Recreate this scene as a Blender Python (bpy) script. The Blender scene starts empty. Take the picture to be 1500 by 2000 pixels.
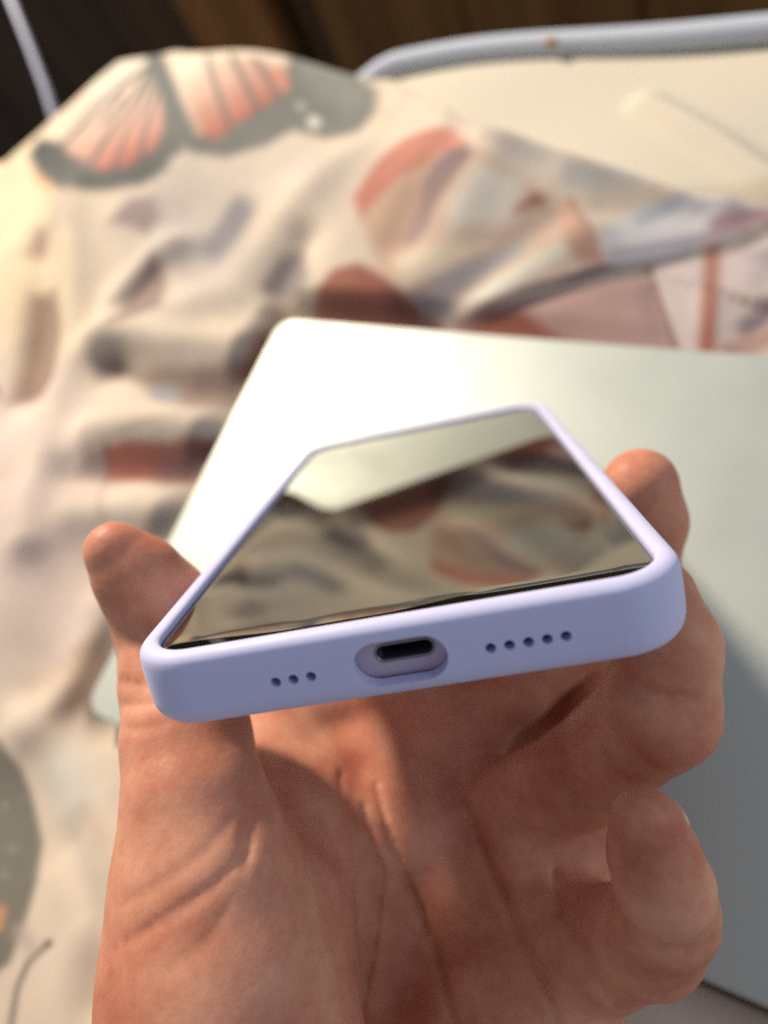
import bpy, bmesh, math, random
import numpy as np
from mathutils import Matrix, Vector

scene = bpy.context.scene
COL = scene.collection
MM = 0.001          # the scene is written in millimetres, world units are metres
# World frame: Z up from the bedding, laptop lid top at Z = 0, X along the laptop's long edge.

# ------------------------------------------------------------------ camera
cam = bpy.data.cameras.new('camera')
cam_o = bpy.data.objects.new('camera', cam)
COL.objects.link(cam_o)
scene.camera = cam_o
cam.sensor_fit = 'HORIZONTAL'
cam.sensor_width = 36.0
cam.lens = 36.0 * 1480 / 1500
cam.clip_start = 0.005
cam.clip_end = 30
cam_o.matrix_world = Matrix([[0.870033, -0.178045, 0.45972, 0.193634], [0.354051, 0.874563, -0.331342, -0.157307], [-0.34306, 0.451043, 0.823936, 0.205272], [0.0, 0.0, 0.0, 1.0]])
cam.dof.use_dof = True
cam.dof.focus_distance = 0.111
cam.dof.aperture_fstop = 12.0

# ------------------------------------------------------------------ room light
world = bpy.data.worlds.new('World')
scene.world = world
world.use_nodes = True
bg = world.node_tree.nodes['Background']
bg.inputs['Color'].default_value = (0.68, 0.71, 0.80, 1)
bg.inputs['Strength'].default_value = 0.37

lamp = bpy.data.lights.new('room_lamp', 'AREA')
lamp.shape = 'DISK'
lamp.size = 0.19
lamp.energy = 30
lamp.color = (1.0, 0.86, 0.69)
lamp_o = bpy.data.objects.new('room_lamp', lamp)
COL.objects.link(lamp_o)
LDIR = Vector((-0.680, 0.464, 0.567)).normalized()
lamp_o.location = Vector((0.10, -0.07, 0.05)) + LDIR * 1.35
lamp_o.rotation_euler = LDIR.to_track_quat('Z', 'Y').to_euler()

# added soft cool fill with no visible source, right of camera, shaping the fingers
cool_fill = bpy.data.lights.new('cool_fill_light', 'AREA')
cool_fill.shape = 'RECTANGLE'
cool_fill.size = 0.9
cool_fill.size_y = 1.2
cool_fill.energy = 6.0
cool_fill.color = (0.72, 0.84, 1.0)
cool_fill_o = bpy.data.objects.new('cool_fill_light', cool_fill)
COL.objects.link(cool_fill_o)
FILL_DIR = Vector((0.804, 0.44, 0.396)).normalized()
cool_fill_o.location = Vector((0.14, -0.12, 0.08)) + FILL_DIR * 1.7
cool_fill_o.rotation_euler = FILL_DIR.to_track_quat('Z', 'Y').to_euler()

scene.view_settings.view_transform = 'Standard'
scene.view_settings.look = 'None'
scene.view_settings.exposure = 0.0
scene.view_settings.gamma = 1.0
scene.render.engine = 'CYCLES'
scene.cycles.max_bounces = 8
scene.cycles.caustics_reflective = False
scene.cycles.sample_clamp_indirect = 2.5
scene.cycles.use_denoising = False      # keep the fine sensor-like grain of the dim room photograph

# ------------------------------------------------------------------ helpers
def lin(c):
    return tuple(((v / 255) / 12.92 if v / 255 <= 0.04045 else ((v / 255 + 0.055) / 1.055) ** 2.4) for v in c)

def material(name, color=(0.5, 0.5, 0.5), rough=0.5, metal=0.0, **kw):
    m = bpy.data.materials.new(name)
    m.use_nodes = True
    b = m.node_tree.nodes['Principled BSDF']
    b.inputs['Base Color'].default_value = (*color, 1)
    b.inputs['Roughness'].default_value = rough
    b.inputs['Metallic'].default_value = metal
    for k, v in kw.items():
        b.inputs[k].default_value = v
    return m, m.node_tree, b

def node(nt, kind, **kw):
    n = nt.nodes.new(kind)
    for k, v in kw.items():
        if hasattr(n, k):
            setattr(n, k, v)
        else:
            n.inputs[k].default_value = v
    return n

def bump(nt, b, scale, strength, dist, detail=4.0, rough=0.6, src=None):
    tc = node(nt, 'ShaderNodeTexCoord')
    nz = node(nt, 'ShaderNodeTexNoise')
    nz.inputs['Scale'].default_value = scale
    nz.inputs['Detail'].default_value = detail
    nz.inputs['Roughness'].default_value = rough
    bp = node(nt, 'ShaderNodeBump')
    bp.inputs['Strength'].default_value = strength
    bp.inputs['Distance'].default_value = dist
    nt.links.new(tc.outputs['Object'], nz.inputs['Vector'])
    nt.links.new((src or nz.outputs['Fac']), bp.inputs['Height'])
    nt.links.new(bp.outputs['Normal'], b.inputs['Normal'])
    return nz, tc

def vary_roughness(nt, b, scale, lo, hi):
    tc = node(nt, 'ShaderNodeTexCoord')
    nz = node(nt, 'ShaderNodeTexNoise')
    nz.inputs['Scale'].default_value = scale
    nz.inputs['Detail'].default_value = 6
    mr = node(nt, 'ShaderNodeMapRange')
    mr.inputs['From Min'].default_value = 0.35
    mr.inputs['From Max'].default_value = 0.68
    mr.inputs['To Min'].default_value = lo
    mr.inputs['To Max'].default_value = hi
    nt.links.new(tc.outputs['Object'], nz.inputs['Vector'])
    nt.links.new(nz.outputs['Fac'], mr.inputs['Value'])
    nt.links.new(mr.outputs['Result'], b.inputs['Roughness'])

def mesh_obj(name, verts, faces, mat, parent=None, smooth=True, unit=MM):
    me = bpy.data.meshes.new(name)
    me.from_pydata([tuple(float(c) * unit for c in v) for v in verts], [], faces)
    me.update()
    if smooth:
        me.polygons.foreach_set('use_smooth', [True] * len(me.polygons))
    if mat:
        me.materials.append(mat)
    o = bpy.data.objects.new(name, me)
    COL.objects.link(o)
    if parent:
        o.parent = parent
    return o

def empty(name, loc=(0, 0, 0)):
    o = bpy.data.objects.new(name, None)
    o.empty_display_size = 0.02
    COL.objects.link(o)
    o.location = loc
    return o

def tag(o, label, cat, kind=None):
    o['label'] = label
    o['category'] = cat
    if kind:
        o['kind'] = kind
    return o

def fix_normals(o):
    bm = bmesh.new()
    bm.from_mesh(o.data)
    bmesh.ops.recalc_face_normals(bm, faces=bm.faces)
    bm.to_mesh(o.data)
    bm.free()

def rrect(hx, hy, r, seg=10, straight=(6, 12)):
    """Outline of a rounded rectangle, counter-clockwise, fixed point count."""
    pts = []
    cs = [(hx - r, hy - r, 0), (-hx + r, hy - r, 90), (-hx + r, -hy + r, 180), (hx - r, -hy + r, 270)]
    for i, (cx, cy, a0) in enumerate(cs):
        arc = [(cx + r * math.cos(math.radians(a0 + 90 * k / seg)), cy + r * math.sin(math.radians(a0 + 90 * k / seg))) for k in range(seg + 1)]
        pts += arc
        nx, ny, a1 = cs[(i + 1) % 4]
        e = (nx + r * math.cos(math.radians(a1)), ny + r * math.sin(math.radians(a1)))
        n = straight[0] if i in (0, 2) else straight[1]
        s = arc[-1]
        pts += [(s[0] + (e[0] - s[0]) * k / n, s[1] + (e[1] - s[1]) * k / n) for k in range(1, n)]
    return pts

def loft(rings, close=True, cap_first=False, cap_last=False):
    n = len(rings[0])
    v = [p for r in rings for p in r]
    f = []
    for i in range(len(rings) - (0 if close else 1)):
        j = (i + 1) % len(rings)
        for k in range(n):
            l = (k + 1) % n
            f.append((i * n + k, i * n + l, j * n + l, j * n + k))
    if cap_first:
        f.append(tuple(range(n))[::-1])
    if cap_last:
        f.append(tuple((len(rings) - 1) * n + k for k in range(n)))
    return v, f

def stadium(w, h, seg=12):
    """Outline of a stadium w wide and h tall in (a, b)."""
    r = h / 2
    c = w / 2 - r
    return [(c + r * math.cos(t), r * math.sin(t)) for t in np.linspace(-math.pi / 2, math.pi / 2, seg + 1)] + \
           [(-c + r * math.cos(t), r * math.sin(t)) for t in np.linspace(math.pi / 2, 3 * math.pi / 2, seg + 1)]

def boolean_cut(o, cutters):
    for c in cutters:
        md = o.modifiers.new('cut', 'BOOLEAN')
        md.operation = 'DIFFERENCE'
        md.solver = 'EXACT'
        md.object = c
    dg = bpy.context.evaluated_depsgraph_get()
    dg.update()
    me = bpy.data.meshes.new_from_object(o.evaluated_get(dg))
    o.modifiers.clear()
    o.data = me
    me.set_sharp_from_angle(angle=math.radians(38))
    wn = o.modifiers.new('normals', 'WEIGHTED_NORMAL')
    wn.keep_sharp = True
    wn.weight = 100
    for c in cutters:
        bpy.data.objects.remove(c, do_unlink=True)

# ------------------------------------------------------------------ bedding relief (mm)
#<H
def sstep(a, b, x):
    t = np.clip((x - a) / (b - a), 0, 1)
    return t * t * (3 - 2 * t)

def rect_dist(x, y, x0, x1, y0, y1):
    dx = np.maximum(np.maximum(x0 - x, x - x1), 0)
    dy = np.maximum(np.maximum(y0 - y, y - y1), 0)
    return np.hypot(dx, dy)

def seg_dist(x, y, pts):
    """distance to a polyline and the side (+ = left of its direction)"""
    best = np.full(np.shape(x), 1e9)
    side = np.zeros(np.shape(x))
    for (ax, ay), (bx, by) in zip(pts[:-1], pts[1:]):
        vx, vy = bx - ax, by - ay
        t = np.clip(((x - ax) * vx + (y - ay) * vy) / (vx * vx + vy * vy), 0, 1)
        d = np.hypot(x - ax - t * vx, y - ay - t * vy)
        s = np.sign(vx * (y - ay) - vy * (x - ax))
        m = d < best
        best = np.where(m, d, best)
        side = np.where(m, s, side)
    return best, side

def fold(x, y, pts, amp, w):
    d, _ = seg_dist(x, y, pts)
    return amp * np.exp(-(d / w) ** 2)

RIM = [(-420, -260), (-330, -40), (-262, 40), (-246, 86), (-230, 132), (-200, 171), (-162, 177), (-115, 164), (-53, 148), (-8, 136), (60, 122), (420, 114)]
LAPW, LAPH, LAPT = 262.0, 167.3, 11.0

def blanket_height(x, y):
    x = np.asarray(x, float)
    y = np.asarray(y, float)
    h = 3.0 + 0 * x
    # slow swells of the padding
    h += 3.5 * np.sin(x / 61 + 0.7) * np.cos(y / 53 - 0.4) + 2.2 * np.sin(x / 31 - y / 44 + 1.1) + 1.2 * np.sin(x / 17 + y / 23)
    h += 14 * np.exp(-(((x + 120) / 90) ** 2 + ((y - 62) / 78) ** 2))
    h += 9 * np.exp(-(((x - 45) / 60) ** 2 + ((y - 75) / 40) ** 2))
    # creases and rolls
    for pts, amp, w in [([(-149.46, 58.96), (-117.59, 5.71), (-96.73, -40.16), (-76.61, -84.83), (-59.74, -116.99)], 6.0, 10.35), ([(-160.14, 30.6), (-131.2, -20.07), (-115.88, -53.68)], -5.0, 10.35), ([(-70.95, 29.44), (-85.29, -1.57), (-82.31, -30.21)], 5.0, 9.2), ([(-72.72, 14.1), (-81.57, -7.22)], -4.0, 6.8999999999999995), ([(3.36, 78.36), (-16.35, 45.46), (-28.82, 10.45), (-70.14, -14.98)], 4.0, 11.5), ([(-0.21, 34.09), (-5.06, 11.71)], -4.0, 8.049999999999999), ([(-9.64, -15.14), (-48.69, -20.04), (-85.95, -24.91)], 5.0, 9.2), ([(3.47, -35.02), (-26.62, -42.43), (-65.3, -36.64)], -5.0, 9.2), ([(9.91, -51.87), (-24.17, -55.65), (-59.89, -67.14)], 5.0, 9.2), ([(8.23, -71.31), (-30.64, -80.4), (-60.21, -88.05)], -4.0, 8.049999999999999), ([(10.44, -88.16), (-21.44, -94.51), (-46.48, -102.9)], 4.0, 9.2), ([(54.02, 99.71), (49.17, 67.9), (45.59, 35.09)], -2.25, 9.2), ([(73.09, 75.46), (65.27, 35.52), (53.75, 19.86)], 2.25, 11.5), ([(102.22, 46.1), (84.99, 26.12), (71.64, 6.21)], -1.57, 6.8999999999999995), ([(115.9, 43.77), (100.34, 26.69), (84.61, 9.43)], 1.8, 8.049999999999999), ([(103.46, 68.95), (128.96, 70.63), (157.6, 62.47)], 1.57, 6.8999999999999995), ([(118.8, 53.48), (142.4, 56.86), (162.9, 50.91)], -1.35, 5.75), ([(158.92, 55.49), (166.77, 46.46), (175.71, 46.51)], 1.8, 5.75), ([(-15.97, -134.11), (-10.81, -159.49), (-21.01, -177.17)], 5.0, 11.5), ([(3.72, -146.09), (6.89, -166.69)], -5.0, 9.2), ([(-12.41, -178.02), (19.22, -190.81), (45.73, -216.1)], 5.0, 12.649999999999999), ([(20.86, -202.63), (45.88, -213.29), (56.28, -231.42)], -3.0, 6.8999999999999995), ([(-100.83, 65.24), (-51.6, 36.01)], -3.0, 16.099999999999998), ([(157.69, 37.53), (163.52, 0.57)], 1.12, 4.6), ([(175.62, 29.54), (171.32, 5.16)], -1.35, 6.8999999999999995), ([(141.5, 23.86), (153.25, -0.36)], -0.9, 3.4499999999999997)]:
        h += fold(x, y, pts, amp, w)
    # the turned-over edge: the far layer lies about 6 mm above the near one
    d, s = seg_dist(x, y, [(66.36, -2.78), (76.51, 3.18), (103.21, 16.54), (126.93, 28.18), (148.39, 36.52), (165.71, 44.15), (186.21, 54.06)])
    h += 2.6 * np.where(s > 0, sstep(0, 4.5, d) * np.exp(-d / 60), 0) - 0.8 * np.where(s <= 0, np.exp(-(d / 4) ** 2), 0)
    # the laptop presses the padding down
    rd = rect_dist(x, y, 0, LAPW, -LAPH, 0)
    k = 1 - sstep(0, 75, rd)
    h = h - 6.5 * k
    k = 1 - sstep(1, 14, rd)
    h = h * (1 - k) + k * np.minimum(h, -LAPT * 0.55)
    h = np.where(rd <= 0, -LAPT - 1.0, h)
    # the blanket falls over the far side of the bed
    d, s = seg_dist(x, y, RIM)
    out = np.where(s > 0, d, 0)
    inn = np.where(s > 0, 0, d)
    h += 1.5 * np.exp(-(inn / 30) ** 2)
    h -= np.minimum(out * out / 9, 10 + 3.2 * out) * (s > 0)
    return np.maximum(h, -170)
#H>

# ------------------------------------------------------------------ background: wooden headboard beyond the bed
def wood_material(name, dark, light, seed):
    m, nt, b = material(name, dark, 0.7)
    b.inputs['Specular IOR Level'].default_value = 0.15
    tc = node(nt, 'ShaderNodeTexCoord')
    mp = node(nt, 'ShaderNodeMapping')
    mp.inputs['Scale'].default_value = (30, 30, 3.0)
    mp.inputs['Location'].default_value = (seed, seed * 2.3, 0)
    nz = node(nt, 'ShaderNodeTexNoise')
    nz.inputs['Scale'].default_value = 1.0
    nz.inputs['Detail'].default_value = 6
    cr = node(nt, 'ShaderNodeValToRGB')
    cr.color_ramp.elements[0].position = 0.3
    cr.color_ramp.elements[0].color = (*dark, 1)
    cr.color_ramp.elements[1].position = 0.75
    cr.color_ramp.elements[1].color = (*light, 1)
    nt.links.new(tc.outputs['Object'], mp.inputs['Vector'])
    nt.links.new(mp.outputs['Vector'], nz.inputs['Vector'])
    nt.links.new(nz.outputs['Fac'], cr.inputs['Fac'])
    nt.links.new(cr.outputs['Color'], b.inputs['Base Color'])
    bp = node(nt, 'ShaderNodeBump')
    bp.inputs['Strength'].default_value = 0.3
    bp.inputs['Distance'].default_value = 0.001
    nt.links.new(nz.outputs['Fac'], bp.inputs['Height'])
    nt.links.new(bp.outputs['Normal'], b.inputs['Normal'])
    return m

def box(x0, x1, y0, y1, z0, z1, bev=0.0):
    v = [(x0, y0, z0), (x1, y0, z0), (x1, y1, z0), (x0, y1, z0), (x0, y0, z1), (x1, y0, z1), (x1, y1, z1), (x0, y1, z1)]
    f = [(3, 2, 1, 0), (4, 5, 6, 7), (0, 1, 5, 4), (1, 2, 6, 5), (2, 3, 7, 6), (3, 0, 4, 7)]
    return v, f

headboard = empty('wooden_headboard', (0, 0.30, -0.40))
tag(headboard, 'dark brown wooden headboard of upright boards beyond the bed', 'headboard')
WOOD = [wood_material('dark_wood', (0.024, 0.014, 0.008), (0.060, 0.036, 0.020), 1.0),
        wood_material('brown_wood', (0.080, 0.040, 0.013), (0.185, 0.095, 0.032), 5.0),
        wood_material('umber_wood', (0.070, 0.037, 0.013), (0.160, 0.086, 0.031), 9.0)]
for (x0, x1, y0, wi) in [(-760, -600, 330, 0), (-599, -478, 330.5, 0), (-477, -380, 330, 0), (-379, -290, 330.5, 0), (-289, -208, 324, 1), (-203, -174, 345, 0), (-169, -58, 328, 2), (-57, 60, 328.6, 2), (61, 190, 328, 2), (191, 340, 328.5, 2), (341, 540, 328, 2)]:
    v, f = box(x0, x1, y0, y0 + 22, 0, 560)
    o = mesh_obj('board', [(a, b - 300, c) for a, b, c in v], f, WOOD[wi], headboard, smooth=False)
    md = o.modifiers.new('round', 'BEVEL')
    md.width = 0.004
    md.segments = 2
v, f = box(-760, 560, 52, 64, 0, 550)
mesh_obj('back_panel', v, f, WOOD[0], headboard, smooth=False)

# ------------------------------------------------------------------ mattress with cream cover and pale blue edge roll
m_cover, nt, b = material('cream_cover', lin((206, 199, 182)), 0.9)
bump(nt, b, 900, 0.25, 0.0006)
m_piping, nt, b = material('pale_blue_piping', lin((190, 199, 214)), 0.8)
bump(nt, b, 700, 0.3, 0.0005)
m_orange, _, _ = material('orange_thread', lin((176, 122, 52)), 0.8)

mattress = empty('mattress', (0.05, 0.0, -0.17))
tag(mattress, 'cream covered mattress with a pale blue rolled edge behind the blanket', 'mattress')
off = (-50, 0, 170)
xs = np.linspace(-330, 470, 321)
ys = np.r_[np.linspace(-420, 60, 25), np.linspace(66, 164, 50)]
X, Y = np.meshgrid(xs, ys)
Z = -26 + 22.5 * sstep(-60, -15, X) * sstep(40, 75, Y)
Z += fold(X, Y, [(118, 118), (150, 92), (185, 60), (230, 20)], 5.5, 5) + 1.2 * np.sin(X / 27) * np.sin(Y / 19)
EDGE = np.interp(X, [-320.0, -200.0, -90.0, -45.0, -30.77, -11.8, 12.25, 50.49, 107.06, 155.27, 196.92, 260.0, 470.0], [128.0, 128.0, 130.0, 133.0, 151.79, 155.16, 157.18, 157.06, 154.36, 152.35, 150.62, 148.62, 146.62]) + 2.0 + 1.0
Z -= np.where(Y > EDGE, np.minimum((Y - EDGE) ** 2 / 5, 150), 0)
nx, ny = len(xs), len(ys)
verts = [(a + off[0], b_ + off[1], c + off[2]) for a, b_, c in zip(X.ravel(), Y.ravel(), Z.ravel())]
faces = [(j * nx + i, j * nx + i + 1, (j + 1) * nx + i + 1, (j + 1) * nx + i) for j in range(ny - 1) for i in range(nx - 1)]
# skirt round the outside down to the bed base
ring = [i for i in range(nx)] + [j * nx + nx - 1 for j in range(1, ny)] + [(ny - 1) * nx + i for i in range(nx - 2, -1, -1)] + [j * nx for j in range(ny - 2, 0, -1)]
base = len(verts)
verts += [(verts[i][0], verts[i][1], -60) for i in ring]
faces += [(ring[k], base + k, base + (k + 1) % len(ring), ring[(k + 1) % len(ring)]) for k in range(len(ring))]
cover = mesh_obj('cover', verts, faces, m_cover, mattress)
fix_normals(cover)

def tube(path, r, seg=14, cap=True, squash=None):
    path = [Vector(p) for p in path]
    rings = []
    up = Vector((0, 0, 1))
    for i, p in enumerate(path):
        t = (path[min(i + 1, len(path) - 1)] - path[max(i - 1, 0)]).normalized()
        s = t.cross(up)
        if s.length < 1e-4:
            s = t.cross(Vector((0, 1, 0)))
        s.normalize()
        u = s.cross(t).normalized()
        rr = r[i] if isinstance(r, (list, tuple)) else r
        rings.append([tuple(p + s * rr * math.cos(2 * math.pi * k / seg) + u * rr * (squash or 1) * math.sin(2 * math.pi * k / seg)) for k in range(seg)])
    return loft(rings, close=False, cap_first=cap, cap_last=cap)

path = [tuple(p) for p in [(-320.0, 127.21, -119.03), (-312.75, 127.2, -117.93), (-305.5, 127.22, -116.51), (-298.26, 127.26, -114.8), (-291.01, 127.33, -112.8), (-283.76, 127.42, -110.8), (-276.51, 127.53, -108.82), (-269.27, 127.65, -106.86), (-262.02, 127.79, -104.95), (-254.77, 127.93, -103.09), (-247.52, 128.08, -101.3), (-240.28, 128.22, -99.56), (-233.03, 128.35, -97.87), (-225.78, 128.48, -96.22), (-218.53, 128.59, -94.51), (-211.28, 128.71, -92.65), (-204.04, 128.82, -90.61), (-196.79, 128.93, -88.38), (-189.54, 129.03, -85.93), (-182.29, 129.12, -83.26), (-175.05, 129.21, -80.37), (-167.8, 129.28, -77.34), (-160.55, 129.33, -74.25), (-153.3, 129.36, -71.12), (-146.06, 129.37, -67.97), (-138.81, 129.37, -64.82), (-131.56, 129.36, -61.68), (-124.31, 129.35, -58.57), (-117.06, 129.34, -55.51), (-109.82, 129.34, -52.44), (-102.57, 129.41, -49.19), (-95.32, 129.54, -45.75), (-88.07, 129.74, -42.11), (-80.83, 130.02, -38.27), (-73.58, 130.36, -34.2), (-66.33, 130.85, -29.87), (-59.08, 132.71, -24.89), (-51.83, 135.78, -19.52), (-44.59, 138.99, -14.76), (-37.34, 142.34, -10.63), (-30.09, 145.77, -7.1), (-22.84, 149.25, -4.17), (-15.6, 152.68, -1.9), (-8.35, 154.83, -0.71), (-1.1, 155.72, -0.53), (6.15, 156.43, -0.34), (13.39, 156.94, -0.17), (20.64, 157.31, -0.03), (27.89, 157.57, 0.06), (35.14, 157.68, 0.1), (42.39, 157.66, 0.08), (49.63, 157.56, -0.0), (56.88, 157.39, -0.13), (64.13, 157.15, -0.29), (71.38, 156.84, -0.48), (78.62, 156.46, -0.66), (85.87, 156.04, -0.83), (93.12, 155.61, -0.97), (100.37, 155.17, -1.06), (107.61, 154.72, -1.1), (114.86, 154.27, -1.08), (122.11, 153.81, -1.0), (129.36, 153.36, -0.87), (136.61, 152.91, -0.7), (143.85, 152.47, -0.52), (151.1, 152.05, -0.33), (158.35, 151.64, -0.16), (165.6, 151.25, -0.02), (172.84, 150.88, 0.07), (180.09, 150.54, 0.1), (187.34, 150.24, 0.07), (194.59, 149.98, -0.01), (201.83, 149.75, -0.14), (209.08, 149.55, -0.3), (216.33, 149.39, -0.49), (223.58, 149.26, -0.68), (230.83, 149.15, -0.84), (238.07, 149.06, -0.98), (245.32, 148.99, -1.07), (252.57, 148.95, -1.1), (259.82, 148.93, -1.07), (267.06, 148.93, -0.99), (274.31, 148.94, -0.86), (281.56, 148.96, -0.69), (288.81, 148.99, -0.51), (296.06, 149.0, -0.32), (303.3, 148.98, -0.15), (310.55, 148.94, -0.02), (317.8, 148.87, 0.07), (325.05, 148.77, 0.1), (332.29, 148.65, 0.07), (339.54, 148.51, -0.01), (346.79, 148.34, -0.15), (354.04, 148.16, -0.31), (361.28, 147.96, -0.5), (368.53, 147.76, -0.69), (375.78, 147.54, -0.85), (383.03, 147.33, -0.99), (390.28, 147.12, -1.07), (397.52, 146.92, -1.1), (404.77, 146.73, -1.07), (412.02, 146.56, -0.98), (419.27, 146.41, -0.85), (426.51, 146.28, -0.68), (433.76, 146.18, -0.49), (441.01, 146.1, -0.31), (448.26, 146.05, -0.14), (455.5, 146.03, -0.01), (462.75, 146.05, 0.07), (470.0, 146.1, 0.1)]]
v, f = tube([(a + off[0], b_ + off[1], c + off[2]) for a, b_, c in path], 5.2, 18)
piping = mesh_obj('edge_roll', v, f, m_piping, mattress)
sx, sy, sz = (70.12, 152.71, 3.44)
v, f = tube([(sx + off[0] - 2.2, sy + off[1], sz + off[2]), (sx + off[0] - 1.4, sy + off[1], sz + off[2]), (sx + off[0] + 1.4, sy + off[1], sz + off[2]), (sx + off[0] + 2.2, sy + off[1], sz + off[2])], [0.8, 1.7, 1.7, 0.8], 10)
mesh_obj('thread_knot', v, f, m_orange, mattress)

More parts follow.
